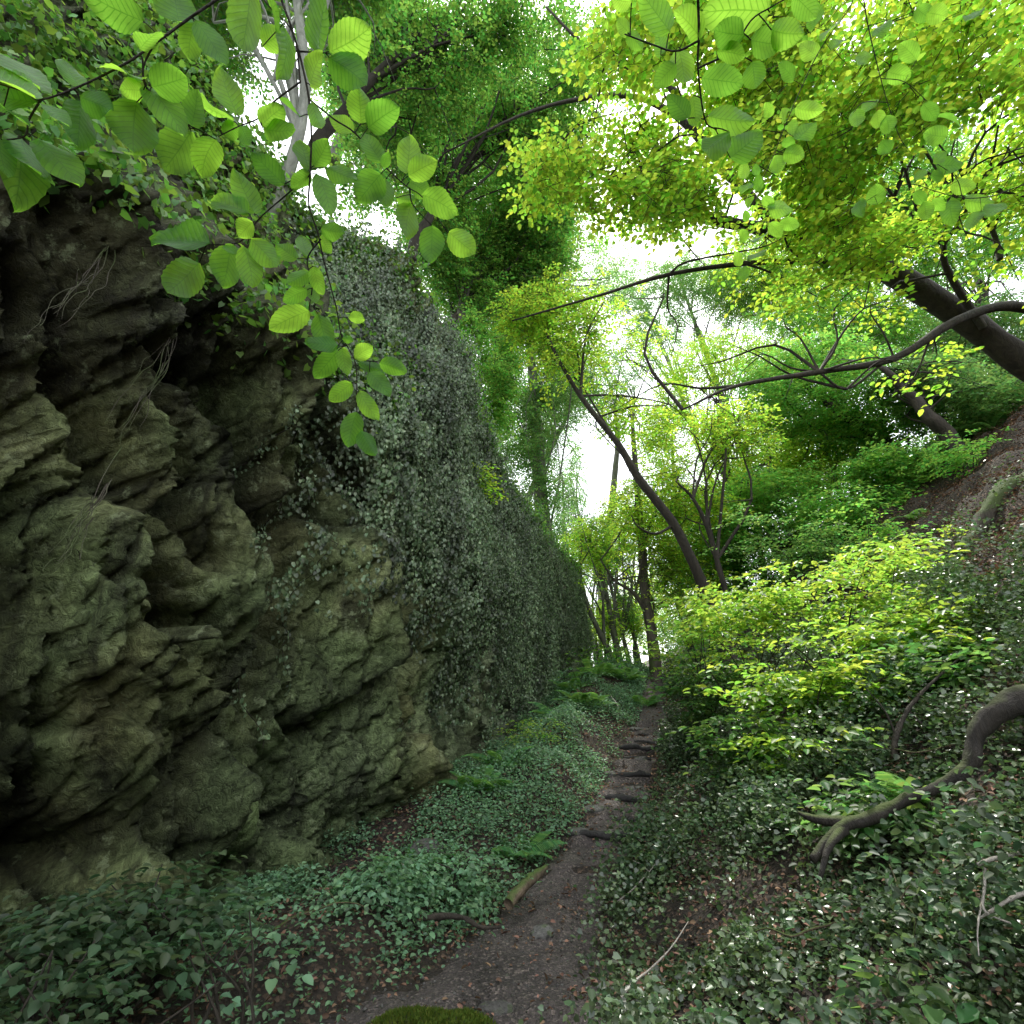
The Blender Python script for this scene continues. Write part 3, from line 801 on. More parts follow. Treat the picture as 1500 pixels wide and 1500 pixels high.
# 3 second slimmer stem beside it
t3 = px_pts([(1065, 875, 13.2), (1050, 820, 13.2), (1035, 770, 13.1), (1015, 730, 13.0), (990, 705, 12.9)])
t3 = np.vstack([[t3[0] + np.array([.1, 0, -1.0])], t3])
tree('slim_tree', 'thin dark stem rising just right of the slim dark leaning tree', 'tree', BG, t3, [.10, .08, .07, .06, .045, .02],
     [(px_pts([(1035, 770, 13.1), (1050, 700, 13.3), (1080, 640, 13.5)]), (.04, .012))],
     [blob(1050, 640, 13.5, 90, 60, 1.3), blob(1020, 730, 14.0, 60, 40, 1)], 700, M['sun_leaf'], M['bark_dark'], leaf=.09, nb=12, seed=3)

# 4 mossy straight trunk at the head of the path
t4 = px_pts([(965, 1040, 15.5), (962, 1000, 15.5), (955, 930, 15.5), (945, 870, 15.5), (940, 800, 15.5), (932, 700, 15.5), (925, 600, 15.5)])
tree('mossy_tree', 'mossy yellow green trunk standing at the head of the path', 'tree', BG, t4, [.24, .18, .16, .15, .13, .10, .06],
     [(px_pts([(948, 900, 15.5), (930, 870, 15.4), (900, 850, 15.3), (880, 820, 15.2)]), (.08, .02))],
     [blob(960, 760, 15.5, 80, 80, 1.5), blob(900, 850, 15.5, 45, 40, 1), blob(1000, 850, 15.5, 60, 50, 1)], 1100, M['sun_leaf'], M['bark_moss'], leaf=.09, nb=14, seed=4)

# 5 a row of thin stems beyond the end of the wall
stems = [
 ((905, 985), (885, 940), (862, 890), (850, 840), (852, 780), (.13,), 'crooked thin stem beside the far end of the cliff'),
 ((912, 985), (900, 930), (888, 870), (872, 820), (858, 770), (.14,), 'forked thin stem second from the far cliff end'),
 ((925, 985), (912, 930), (900, 880), (890, 830), (905, 760), (.10,), 'thin bright stem between the forked one and the mossy trunk'),
 ((940, 985), (930, 940), (915, 890), (896, 850), (880, 800), (.09,), 'thinnest leaning stem just left of the mossy trunk'),
 ((878, 980), (872, 930), (868, 880), (875, 830), (880, 780), (.08,), 'upright thin stem closest to the cliff corner'),
]
for i, st in enumerate(stems):
    Yd = 20 + i * 1.3
    pts = px_pts([(u, v, Yd) for (u, v) in st[:5]])
    pts = np.vstack([[pts[0] + np.array([.2, 0, -1.2])], pts])
    r_ = st[5][0]
    fork = [pts[2], pts[2] * .5 + pts[4] * .5 + np.array([.5, .2, .4]), pts[4] + np.array([1.1, .3, .4])]
    tree('thin_tree', st[6], 'tree', 'thin stems beyond the cliff', pts, np.linspace(r_ * 1.2, r_ * .4, 6), [(fork, (r_ * .55, .02))],
         [blob(st[4][0] + 12, st[4][1] + 20, Yd, 42, 42, 1.6), blob(st[2][0] + 25, st[2][1] + 20, Yd + 2, 22, 30, 1.3)], 420, M['far_leaf'] if i % 2 else M['sun_leaf'], M['bark_grey'], leaf=.11, kind='kite', nb=8, seed=20 + i)

# 6 bare-crowned tall tree in the bright gap
t6 = px_pts([(880, 900, 27), (890, 800, 27), (900, 700, 27), (905, 640, 27), (900, 590, 27)])
tree('bare_tree', 'sparse tree with bare fanning twigs against the bright sky gap', 'tree', BG, t6, [.25, .22, .18, .14, .05],
     [(px_pts([(903, 650, 27), (880, 600, 27), (860, 550, 27)]), (.09, .02)), (px_pts([(903, 650, 27), (930, 590, 27), (950, 540, 27)]), (.09, .02)), (px_pts([(900, 620, 27), (905, 560, 27), (915, 510, 27)]), (.08, .02))],
     [blob(905, 560, 27, 70, 60, 2.0)], 170, M['far_leaf'], M['bark_grey'], leaf=.12, kind='kite', nb=60, seed=6)

# 7 ivy-clad tree on the far cliff top
t7 = px_pts([(800, 800, 19), (792, 720, 19), (788, 640, 19), (782, 560, 19), (775, 480, 19), (770, 400, 19)])
t7 = np.vstack([[t7[0] + np.array([-.15, .1, -5.0]), t7[0] + np.array([-.05, .05, -2.2])], t7])
t7[:, 1] += np.linspace(0, .5, 8)
tree('ivy_clad_tree', 'tall hazy tree wrapped in green ivy above the far end of the cliff', 'tree', BG, t7, [.36, .33, .31, .3, .27, .23, .18, .1], [],
     [blob(792, 740, 18.8, 36, 60, .9), blob(786, 650, 18.8, 30, 60, .8), blob(780, 560, 18.8, 30, 55, .8), blob(775, 470, 18.6, 70, 60, 1.6), blob(740, 420, 17, 60, 50, 1.4), blob(745, 620, 19, 40, 90, 1.4), blob(820, 560, 20, 34, 70, 1.4)], 4200, M['far_leaf'], M['bark_grey'], leaf=.10, kind='kite', nb=14, seed=7, thr=.38)

# 8 pale trunk leaning out of the cliff-top ivy
def surf_y(u, v):
    q = CV.reshape(-1, 3) - np.array([0, 0, EYE])
    fw = q[:, 1] * CP + q[:, 2] * SP; up = -q[:, 1] * SP + q[:, 2] * CP
    ok = fw > .5
    pu = np.where(ok, 750 + 750 * q[:, 0] / np.where(ok, fw, 1), -999); pv = 750 - 750 * up / np.where(ok, fw, 1)
    m = (np.abs(pu - u) < 8) & (np.abs(pv - v) < 8) & ok
    return float(q[m, 1].min()) if m.any() else None
_ys = [surf_y(u, v) for u, v in ((322, 440), (345, 400), (385, 335), (415, 270))]
print('pale trunk surface depth', _ys)
t8 = px_pts([(322, 440, 5.6), (345, 400, 5.6), (385, 335, 5.5), (415, 270, 5.4), (437, 200, 5.3), (447, 120, 5.2), (440, 40, 5.1), (425, -60, 5.0)])
t8 = np.vstack([[t8[0] + np.array([-.35, .1, -.35])], t8])
tree('pale_tree', 'pale smooth trunk leaning out of the ivy on the near cliff top', 'tree', BG, t8, [.14, .12, .105, .10, .095, .09, .085, .08, .07],
     [(px_pts([(437, 200, 5.3), (400, 120, 5.6), (350, 40, 5.8)]), (.05, .02))],
     [blob(330, 20, 6.0, 130, 60, 1.2), blob(420, -60, 5.2, 150, 60, 1.5), blob(520, -30, 5.6, 60, 60, 1)], 1300, M['mid_leaf'], M['bark_pale'], leaf=.08, nb=16, seed=8)

# 9.. cliff-top trees whose crowns lace the sky
def cliff_tree(i, base, top, blobs, nsp, label, mat='mid_leaf', leaf=.09, rad=.16, name='cliff_top_tree', thr=.45, nb=30):
    b = at(*base); tp = at(*top)
    r = np.random.default_rng(300 + i)
    ts = np.linspace(0, 1, 6)[:, None]
    pts = b + (tp - b) * ts + r.normal(0, .12, (6, 3)) * ts * (1.2 - ts)
    pts = np.vstack([[pts[0] + np.array([-.1, 0, -.8])], pts])
    tree(name, label, 'tree', 'trees rooted on top of the cliff', pts, np.linspace(rad, rad * .3, 7), [], blobs, nsp, M[mat], M['bark_dark'], leaf=leaf, nb=nb, seed=30 + i, thr=thr - .05, shell=.55, kind='oval' if leaf < .1 else 'kite')
cliff_tree(0, (470, 200, 7.5), (640, 20, 7.5), [blob(620, 90, 8.0, 120, 100, 1.6), blob(740, 30, 7.5, 110, 60, 1.5), blob(560, 20, 7.5, 80, 60, 1.3), blob(570, 190, 9.5, 80, 80, 1.3), blob(520, 110, 9, 55, 70, 1.2), blob(545, 260, 8.5, 55, 60, .9), blob(500, 60, 8, 50, 60, 1)], 2300, 'speckled crown above the ivy crest, twigs crossing the sky at the top')
cliff_tree(1, (610, 350, 10.5), (720, 180, 11.5), [blob(730, 190, 11, 150, 90, 1.8), blob(640, 300, 11.5, 70, 60, 1.5), blob(830, 110, 10, 110, 70, 1.5), blob(600, 220, 11, 60, 60, 1.2)], 3000, 'sparse crown with sky shining through, over the middle of the cliff')
cliff_tree(2, (660, 480, 13), (730, 370, 14), [blob(745, 390, 14, 95, 60, 1.6), blob(690, 430, 13.5, 60, 60, 1.2), blob(810, 330, 13, 100, 60, 1.5), blob(640, 370, 12, 50, 50, 1.2), blob(690, 500, 13, 30, 50, .9), blob(720, 560, 15, 36, 50, 1)], 3700, 'dense green crown hanging over the cliff crest below the sparse one', thr=.40)
cliff_tree(3, (715, 620, 16), (760, 480, 17), [blob(735, 530, 16.5, 34, 60, 1.2), blob(720, 610, 15.5, 28, 40, 1)], 900, 'narrow leafy tree on the cliff top before the ivy-clad tree', leaf=.1)
cliff_tree(4, (250, 120, 6.5), (260, -100, 6.5), [blob(230, -20, 6.5, 160, 80, 1.4), blob(90, 40, 5.5, 120, 80, 1.2), blob(380, -80, 6, 100, 80, 1.4)], 1900, 'shady leafy crown at the upper corner above the near ivy', mat='shade_leaf', thr=.4)

def fine_tree(i, base, blobs, nsp, label, mat):
    b = at(*base); r = np.random.default_rng(350 + i)
    tp = np.array(blobs[0][0]); ts = np.linspace(0, 1, 7)[:, None]
    pts = b + (tp - b) * ts + r.normal(0, .25, (7, 3)) * ts * (1.3 - ts)
    pts = np.vstack([[pts[0] + np.array([-.1, 0, -1.2])], pts])
    tree('tall_beech', label, 'tree', 'tall beeches behind the cliff crest', pts, np.linspace(.2, .05, 8), [], blobs, nsp, M[mat], M['bark_grey'], leaf=.095, nb=26, seed=370 + i, thr=.36, kind='kite', freq=.55, spray_len=.8, spray_n=14, shell=.6, r0=.05)
fine_tree(0, (640, 420, 15), [blob(720, 180, 16, 170, 150, 2.6)], 4200, 'tall fine-leaved beech whose airy crown fills the sky at top centre', 'mid_leaf')
fine_tree(1, (700, 560, 19), [blob(800, 380, 19, 130, 95, 2.6)], 3300, 'fine-leaved beech in the hazy middle above the leaning trunk', 'far_leaf')
fine_tree(2, (770, 740, 24), [blob(850, 560, 24, 85, 80, 2.6), blob(790, 640, 23, 55, 80, 2)], 2600, 'pale fine-leaved beech around the brightest gap of sky', 'far_leaf')
fine_tree(4, (660, 520, 13), [blob(710, 350, 14, 95, 105, 1.8), blob(790, 250, 14, 90, 70, 1.8)], 3400, 'green beech with drooping crown left of the leaning trunk, over the crest', 'mid_leaf')
fine_tree(3, (500, 200, 11), [blob(570, 110, 12, 110, 160, 1.8), blob(650, 330, 14, 60, 90, 1.5)], 2300, 'fine-leaved beech just above the near ivy crest', 'mid_leaf')
# small bright sapling rooted in the cliff
cliff_tree(5, (688, 745, 10.2), (690, 690, 9.9), [blob(692, 700, 9.8, 24, 32, .35)], 110, 'small bright sapling growing out of the ivy wall', mat='sun_leaf', leaf=.07, rad=.02, name='cliff_sapling', thr=.3, nb=6)

# background wood to the right of the gap and behind
bgt = [
 ((1120, 860, 23), (1110, 700), [(1110, 660, 23, 100, 80, 2.2), (1040, 760, 23, 60, 60, 2)], 'sun_leaf', .13, 'sunlit tree filling the space behind the thin dark stem'),
 ((930, 960, 27), (935, 850), [(925, 820, 27, 50, 50, 2), (985, 790, 26, 60, 60, 2)], 'sun_leaf', .10, 'sunlit young tree left of the foot of the leaning trunk'),
 ((890, 980, 24), (880, 900), [(900, 900, 24, 34, 40, 1.5)], 'sun_leaf', .07, 'low yellow bush-like tree between the thin stems and the mossy trunk'),
 ((1230, 620, 24), (1200, 420), [(1160, 400, 22, 130, 80, 2.4)], 'sun_leaf', .16, 'high yellow green crown behind the long low limb of the big beech'),
 ((900, 985, 40), (905, 850), [(900, 930, 40, 60, 45, 3), (950, 860, 40, 50, 50, 3)], 'sun_leaf', .14, 'most distant yellow foliage low between the thin stems'),
 ((1010, 990, 26), (1010, 880), [(1010, 930, 26, 50, 50, 2), (1060, 890, 25, 45, 40, 2)], 'mid_leaf', .12, 'low green tree just right of the mossy trunk'),
 ((1040, 700, 30), (960, 480), [(960, 520, 28, 60, 60, 2.5), (880, 400, 26, 70, 60, 2.5)], 'far_leaf', .16, 'pale crown above the bare twigs of the sky gap'),
 ((850, 850, 36), (845, 700), [(840, 690, 33, 26, 60, 2), (855, 810, 34, 20, 50, 2)], 'far_leaf', .12, 'hazy slender tree just past the far cliff corner'),
 # base(u,v,Y) top(u,v) blobs  label
 ((1310, 660, 15), (1180, 560), [(1180, 560, 15, 110, 70, 2), (1260, 620, 15, 70, 40, 1.5)], 'mid_leaf', .20, 'mossy trunk slanting up the right slope under the big beech'),
 ((1390, 640, 12.5), (1290, 540), [(1330, 560, 13.5, 60, 30, 1.2), (1420, 590, 13, 80, 50, 1.5)], 'shade_leaf', .20, 'short thick dark trunk on the right slope near the bare earth'),
 ((1230, 720, 17), (1195, 600), [(1210, 650, 17, 80, 55, 1.8), (1140, 700, 17, 70, 45, 1.5)], 'sun_leaf', .09, 'thin forked tree in the small bright gap on the right slope'),
 ((1160, 830, 16), (1130, 680), [(1130, 740, 16, 90, 60, 1.8), (1060, 780, 15.5, 50, 40, 1.2)], 'mid_leaf', .10, 'mid green tree behind the hazel bushes, right of the thin dark stem'),
 ((1080, 860, 20), (1060, 600), [(1070, 560, 20, 110, 80, 2.2), (1000, 640, 21, 70, 60, 2)], 'sun_leaf', .16, 'yellow green tree rising behind the slim dark leaning tree'),
 ((1000, 900, 24), (985, 640), [(985, 690, 24, 70, 90, 2.2), (930, 740, 25, 40, 60, 1.8)], 'sun_leaf', .16, 'bright yellow tree filling the gap left of the leaning trunk'),
 ((1290, 760, 14), (1330, 640), [(1310, 700, 14, 90, 45, 1.6), (1240, 760, 14, 90, 45, 1.5)], 'mid_leaf', .08, 'low leafy tree beside the steep bare earth'),
 ((1180, 850, 22), (1220, 560), [(1230, 480, 20, 130, 70, 2.4), (1330, 500, 19, 110, 60, 2)], 'mid_leaf', .18, 'tall tree seen through the big beech limbs'),
 ((960, 960, 30), (950, 760), [(960, 880, 30, 60, 70, 2.5), (1010, 900, 28, 50, 50, 2)], 'sun_leaf', .14, 'distant sunlit tree straight behind the mossy trunk'),
 ((880, 960, 34), (880, 800), [(885, 900, 34, 34, 60, 2.5), (860, 800, 36, 28, 60, 3)], 'far_leaf', .14, 'distant pale tree behind the thin stems'),
 ((830, 900, 30), (825, 700), [(815, 770, 27, 25, 60, 2), (835, 730, 30, 22, 40, 2)], 'far_leaf', .14, 'pale green tree peeping over the far cliff corner'),
 ((1100, 700, 26), (1000, 420), [(1010, 440, 24, 120, 70, 2.5), (1090, 400, 22, 110, 60, 2.2)], 'far_leaf', .2, 'tall pale tree high up behind the middle of the canopy'),
 ((1460, 560, 17), (1440, 420), [(1440, 500, 16, 90, 60, 2), (1390, 560, 15.5, 70, 45, 1.6)], 'shade_leaf', .18, 'dark shaded tree at the top of the right slope'),
 ((1040, 900, 18), (1090, 760), [(1080, 820, 17.5, 70, 50, 1.6), (1010, 830, 18.5, 45, 50, 1.5)], 'mid_leaf', .09, 'bushy tree just behind the foot of the leaning trunk'),
 ((1500, 650, 20), (1400, 300), [(1400, 330, 17, 170, 90, 2.5), (1280, 260, 16, 150, 90, 2.5)], 'mid_leaf', .22, 'tall tree behind the right part of the big beech crown'),
]
for i, (b, tp, bl, mt, rad, lab) in enumerate(bgt):
    P0 = at(*b); P1 = at(tp[0], tp[1], b[2])
    gz = float(ground(np.array([P0[0]]), np.array([P0[1]]))[0])
    r = np.random.default_rng(500 + i)
    foot = P0.copy()
    if foot[2] > gz: foot[2] = gz - .2; foot[0] += (P0[2] - gz) * .15
    ts = np.linspace(0, 1, 7)[:, None]
    pts = P0 + (P1 - P0) * ts + r.normal(0, .18, (7, 3)) * ts * (1.3 - ts)
    pts = np.vstack([[foot], pts])
    tree('woodland_tree', lab, 'tree', 'woodland trees on the right slope and beyond', pts, np.linspace(rad * 1.2, rad * .35, 8), [], [blob(*q) for q in bl],
         int(sum(q[3] * q[4] for q in bl) * .19), M[mt], M['bark_dark'] if mt != 'far_leaf' else M['bark_grey'], leaf=.11, kind='kite', nb=22, seed=50 + i, spray_len=.6, spray_n=16, thr=.42)

# ------------------------------------------------------------------ shrubs on the right slope
_r = np.random.default_rng(77)
def shrub(i, u, v, Yd, wpx, hpx, label, mat, nsp, leaf=.078, name='hazel_shrub', flat=True, lift=0):
    c = at(u, v, Yd)
    r = np.random.default_rng(800 + i)
    t = Yd / (CP - SP * (750 - v) / 750)
    rx, rz = wpx / 750 * t, hpx / 750 * t
    g0 = float(ground(np.array([c[0]]), np.array([c[1]]))[0])
    base = np.array([c[0] + .1, c[1], g0 - .05])
    root = thing(name, base)
    st = Tubes()
    layers = []
    nl = 9
    for k in range(nl):
        a = r.uniform(0, 2 * math.pi); q = r.uniform(.3, 1.0)
        tip = c + np.array([math.cos(a) * rx * q, math.sin(a) * min(rx, 1.0) * q, r.uniform(-.6, .9) * rz])
        mid = base * .5 + tip * .5 + np.array([r.normal(0, .12), r.normal(0, .12), .3 * rz])
        Tubes.add(st, [base - base, mid - base, tip - base], (.013, .003), 6, rough=.15, sub=4)
        layers.append(tip)
    st.build('stem', M['bark_dark'], root)
    blobs = [(c - base, (rx * 1.15, min(rx, 1.0), rz * 1.2))] + [(l - base, (rx * .4, rx * .35, rz * .16)) for l in layers]
    pts = in_blobs(r, blobs, int(nsp * (.68 if flat else 1)), .54 if flat else .46, 1.6, 700 + i, .7)
    if flat:   # gather the sprays into horizontal tiers
        tier = rz * .38
        pts[:, 2] = np.round(pts[:, 2] / tier + .25 * np.sin(pts[:, 0] * 3)) * tier + r.normal(0, tier * .09, len(pts))
    V, F = sprays(pts, r, leaf, .38, 12, 'round' if Yd < 8 else 'oval', (.06, .13), .13)
    mesh_np('foliage', V, F, mat, root)
    tag(root, label, 'shrub', 'shrubs along the gully')
SH = [
 (1010, 925, 9.5, 70, 55, 'sunlit sapling bush at the foot of the slim leaning tree', 'hazel', 240),
 (1320, 830, 8.2, 110, 45, 'airy lit hazel sprays just below the bare earth', 'hazel', 230),
 (1180, 1090, 5.0, 70, 32, 'yellow lit sprig in front of the dark hollow', 'hazel', 70),
 (1300, 940, 5.6, 120, 45, 'loose hazel sprays between the broad and the yellow lit ones', 'hazel', 190),
 (1200, 885, 6.6, 170, 55, 'light green layered hazel with its flat sprays catching light, highest on the right bank', 'hazel', 420),
 (1090, 930, 7.6, 110, 55, 'bright hazel bush below the leaning trunk', 'hazel', 300),
 (1430, 925, 5.2, 130, 55, 'broad layered hazel at the right edge below the bare earth', 'hazel', 330),
 (1180, 1000, 5.6, 140, 50, 'hazel with yellow lit leaves left of the dark hollow', 'hazel', 300),
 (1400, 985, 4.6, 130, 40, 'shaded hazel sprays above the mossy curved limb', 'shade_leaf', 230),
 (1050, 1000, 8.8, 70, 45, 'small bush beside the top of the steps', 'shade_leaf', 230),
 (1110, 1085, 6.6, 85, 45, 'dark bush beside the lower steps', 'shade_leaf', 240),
 (1250, 790, 10.5, 80, 40, 'green bush under the bare earth slope', 'mid_leaf', 300),
 (1400, 665, 11.5, 60, 30, 'fresh green shrub on the upper edge of the earth slope', 'mid_leaf', 160),
 (1290, 1190, 4.0, 90, 40, 'straggly dark bush under the curved limb', 'shade_leaf', 110),
 (1450, 1410, 2.6, 80, 34, 'pale bramble leaves in the near corner right of the path', 'shade_leaf', 40),
 (1190, 800, 11.0, 130, 45, 'shaded bush behind the layered hazels', 'shade_leaf', 420),
]
for i, (u, v, Yd, w, h, lab, mt, n) in enumerate(SH): shrub(i, u, v, Yd, w, h, lab, M[mt], n)
SHL = [
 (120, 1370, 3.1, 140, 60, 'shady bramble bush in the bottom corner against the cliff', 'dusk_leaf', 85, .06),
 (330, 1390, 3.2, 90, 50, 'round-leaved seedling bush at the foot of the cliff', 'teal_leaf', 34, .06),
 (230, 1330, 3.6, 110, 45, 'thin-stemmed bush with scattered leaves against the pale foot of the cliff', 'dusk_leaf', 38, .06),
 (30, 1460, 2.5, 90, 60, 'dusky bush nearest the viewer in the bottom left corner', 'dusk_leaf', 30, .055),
 (545, 1290, 4.9, 55, 40, 'dark leafy bush between the cliff foot and the path', 'teal_leaf', 90, .05),
 (640, 1290, 5.4, 70, 40, 'teal green low bush beside the mossy log', 'teal_leaf', 170, .05),
 (700, 1235, 6.6, 55, 36, 'leafy clump above the half buried log', 'teal_leaf', 80, .05),
 (800, 1190, 7.9, 50, 34, 'leafy clump halfway along the left edge of the steps', 'teal_leaf', 90, .05),
 (770, 1140, 9.2, 45, 30, 'leafy clump behind the pale log at the cliff foot', 'mid_leaf', 90, .055),
 (860, 1095, 10.4, 40, 30, 'leafy clump below the tangled roots', 'teal_leaf', 80, .055),
 (845, 1010, 13.6, 40, 30, 'leafy clump on the bank crest against the far cliff', 'teal_leaf', 110, .065),
 (905, 1000, 14.6, 40, 26, 'leafy clump on the bank crest beside the path top', 'teal_leaf', 100, .065),
 (790, 1085, 9.5, 50, 28, 'bright green bush at the cliff foot halfway up the bank', 'hazel', 130, .055),
]
for i, (u, v, Yd, w, h, lab, mt, n, lf) in enumerate(SHL): shrub(50 + i, u, v, Yd, w, h, lab, M[mt], n, leaf=lf, name='bramble_bush', flat=False)

# ------------------------------------------------------------------ ground cover
def g_scatter(n, xr, yr, keep, r, pw=1.6):
    x = r.uniform(*xr, n * 3); yy = yr[0] + (yr[1] - yr[0]) * r.random(n * 3) ** pw
    k = keep(x, yy) > r.random(n * 3)
    x, yy = x[k][:n], yy[k][:n]
    return np.stack([x, yy, ground(x, yy)], 1)
def side(x, y): return (x - path_x(y)), path_w(y)
def keep_right(x, y):
    d, w = side(x, y)
    p = np.stack([x, y, x * 0], -1)
    cl = fbm(p * 1.4, 3, 210)
    bare = sst(4.8, 6.5, x) * (y > 4.5)
    return sst(w * .45, w + .15, d) * (.1 + .9 * sst(.42, .55, cl)) * (1 - .95 * bare)
P_ = g_scatter(190000, (-.2, 9), (1.6, 18), keep_right, rng, 2.0)
hh = rng.random(len(P_)) * (.03 + .62 * sst(.3, .9, vn(P_ * 1.9, 220)))
P_[:, 2] += hh
D_ = rng.normal(0, 1, (len(P_), 3)); D_[:, 2] = rng.normal(-.15, .3, len(P_))
Nm = np.array([-.15, -.1, .8]) + rng.normal(0, .75, (len(P_), 3))
L_ = rng.uniform(.018, .034, len(P_)) * (1 + P_[:, 1] * .07)
V, F = leaf_geo(P_, D_, Nm, L_, L_ * .85, 'ivy')
tag(mesh_np('ivy_ground_cover', V, F, M['ivy_ground']), 'glossy dark ivy carpeting the right bank', kind='stuff')

P_ = g_scatter(34000, (.3, 8), (2.2, 15), lambda x, y: keep_right(x, y) * sst(.46, .6, fbm(np.stack([x, y, x * 0], -1) * 1.1, 3, 215)), rng, 1.6)
P_[:, 2] += .15 + .55 * rng.random(len(P_)) * vn(P_ * 1.3, 225)
D_ = rng.normal(0, 1, (len(P_), 3)); D_[:, 2] = rng.normal(-.2, .3, len(P_))
L_ = rng.uniform(.022, .05, len(P_)) * (1 + P_[:, 1] * .05)
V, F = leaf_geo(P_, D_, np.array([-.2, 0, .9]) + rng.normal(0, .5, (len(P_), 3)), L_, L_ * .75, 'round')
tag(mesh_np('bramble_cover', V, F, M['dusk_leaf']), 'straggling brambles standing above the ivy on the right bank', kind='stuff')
def keep_left(x, y):
    d, w = side(x, y)
    xw = np.interp(y, WALL[:, 1], WALL[:, 0])
    p = np.stack([x, y, x * 0], -1)
    cl = fbm(p * 1.3, 3, 230)
    return sst(w * .55, w + .15, -d) * (x > xw - .3) * (.1 + .9 * sst(.38, .52, cl)) * (.22 + .78 * sst(4.0, 5.2, y + .4 * cl))
P_ = g_scatter(110000, (-3, 5), (2.6, 20), keep_left, rng, 1.3)
P_[:, 2] += rng.random(len(P_)) * (.05 + .32 * vn(P_ * 1.6, 240))
D_ = rng.normal(0, 1, (len(P_), 3)); D_[:, 2] = rng.normal(-.1, .3, len(P_))
Nm = np.array([.1, -.2, 1.0]) + rng.normal(0, .55, (len(P_), 3))
L_ = rng.uniform(.022, .042, len(P_)) * (1 + P_[:, 1] * .03)
V, F = leaf_geo(P_, D_, Nm, L_, L_ * .7, 'oval')
tag(mesh_np('bank_ground_cover', V, F, M['teal_leaf']), 'blue green dog mercury covering the bank between path and cliff', kind='stuff')

# rough undergrowth farther up the gully
P_ = g_scatter(60000, (-6, 26), (14.5, 46), lambda x, y: (.2 + .8 * sst(.4, .55, fbm(np.stack([x, y, x * 0], -1) * .6, 3, 260))) * sst(.3, .9, np.abs(x - path_x(y)) + (y > 17)), rng, 1.3)
P_[:, 2] += rng.random(len(P_)) * (.2 + 1.5 * vn(P_ * .6, 270))
D_ = rng.normal(0, 1, (len(P_), 3)); D_[:, 2] = rng.normal(-.1, .3, len(P_))
L_ = rng.uniform(.09, .17, len(P_))
V, F = leaf_geo(P_, D_, np.array([-.1, .1, 1.0]) + rng.normal(0, .5, (len(P_), 3)), L_, L_ * .6, 'kite')
tag(mesh_np('undergrowth', V, F, M['mid_leaf']), 'leafy green undergrowth filling the far gully floor', kind='stuff')

# grit and small stones bedded in the path
P_ = g_scatter(2600, (-2, 3), (2.6, 9), lambda x, y: (np.abs(x - path_x(y)) < path_w(y) * 1.1) * .9, rng, 1.6)
th = rng.uniform(0, 2 * math.pi, len(P_)); sz = .004 + .016 * rng.random(len(P_)) ** 3
oc = np.array([[1, 0, 0], [0, 1, 0], [-1, 0, 0], [0, -1, 0], [0, 0, .7], [0, 0, -.7]])
Vg = oc[None] * sz[:, None, None] * rng.uniform(.6, 1.3, (len(P_), 6, 1))
Vg = np.stack([Vg[..., 0] * np.cos(th)[:, None] - Vg[..., 1] * np.sin(th)[:, None], Vg[..., 0] * np.sin(th)[:, None] + Vg[..., 1] * np.cos(th)[:, None], Vg[..., 2]], -1) + P_[:, None] + np.array([0, 0, .028])
fg = np.array([[0, 1, 4], [1, 2, 4], [2, 3, 4], [3, 0, 4], [1, 0, 5], [2, 1, 5], [3, 2, 5], [0, 3, 5]])
tag(mesh_np('gravel', Vg.reshape(-1, 3), (fg[None] + (np.arange(len(P_)) * 6)[:, None, None]).reshape(-1, 3), M['stone']), 'grit and pebbles trodden into the path', kind='stuff')
P_ = g_scatter(34000, (-3.5, 9), (1.6, 14), lambda x, y: .35 + .65 * (fbm(np.stack([x, y, x * 0], -1) * 1.6, 3, 250) > .5), rng, 1.7)
dd, wd = side(P_[:, 0], P_[:, 1])
P_ = P_[(np.abs(dd) > wd * .75) | (rng.random(len(P_)) < .4)]
P_[:, 2] += .032 + rng.random(len(P_)) * .02
D_ = rng.normal(0, 1, (len(P_), 3)); D_[:, 2] *= .2
Nm = np.array([0, 0, 1.0]) + rng.normal(0, .35, (len(P_), 3))
x_ = rng.uniform(5, 14, 22000); y_ = rng.uniform(4.5, 14, 22000)
P_ = np.vstack([P_, np.stack([x_, y_, ground(x_, y_) + .04 + rng.random(22000) * .05], 1)])
D_ = rng.normal(0, 1, (len(P_), 3)); D_[:, 2] *= .3
Nm = np.array([0, 0, 1.0]) + rng.normal(0, .4, (len(P_), 3))
L_ = rng.uniform(.018, .042, len(P_)) * (1 + P_[:, 1] * .06)
V, F = leaf_geo(P_, D_, Nm, L_, L_ * .6, 'oval', fold=.25)
tag(mesh_np('leaf_litter', V, F, M['litter']), 'dry pinkish brown fallen leaves over the soil', kind='stuff')

# ------------------------------------------------------------------ ferns
def frond_mesh(r, length=.55):
    P, D, Nn, L = [], [], [], []
    n = 26
    for i in range(n):
        t = .12 + .88 * i / n
        x = t * length; z = .55 * length * math.sin(t * 1.9) * .6 - .15 * t * t * length
        w = length * .28 * math.sin(math.pi * min(1, (t * .93 + .07)) ** .8) + .01
        for s in (-1, 1):
            P.append((x, 0, z)); D.append((.45, s, -.15)); Nn.append((0, s * .15, 1)); L.append(w)
    P, D, Nn, L = map(np.array, (P, D, Nn, L))
    V, F = leaf_geo(P, D, Nn, L, length * .045 * np.ones(len(L)), 'oval', fold=.1, droop=.15)
    tb = Tubes(); ts = np.linspace(0, 1, 8)
    tb.add(np.stack([ts * length, ts * 0, .55 * length * np.sin(ts * 1.9) * .6 - .15 * ts**2 * length], 1), (.004, .001), 5)
    V2 = np.vstack(tb.V); F2 = np.vstack(tb.F) + len(V)
    return np.vstack([V, V2]), np.vstack([F, F2])
frV, frF = frond_mesh(rng)
proto = mesh_np('frond', frV, frF, M['fern'])
frond_me = proto.data
bpy.data.objects.remove(proto)
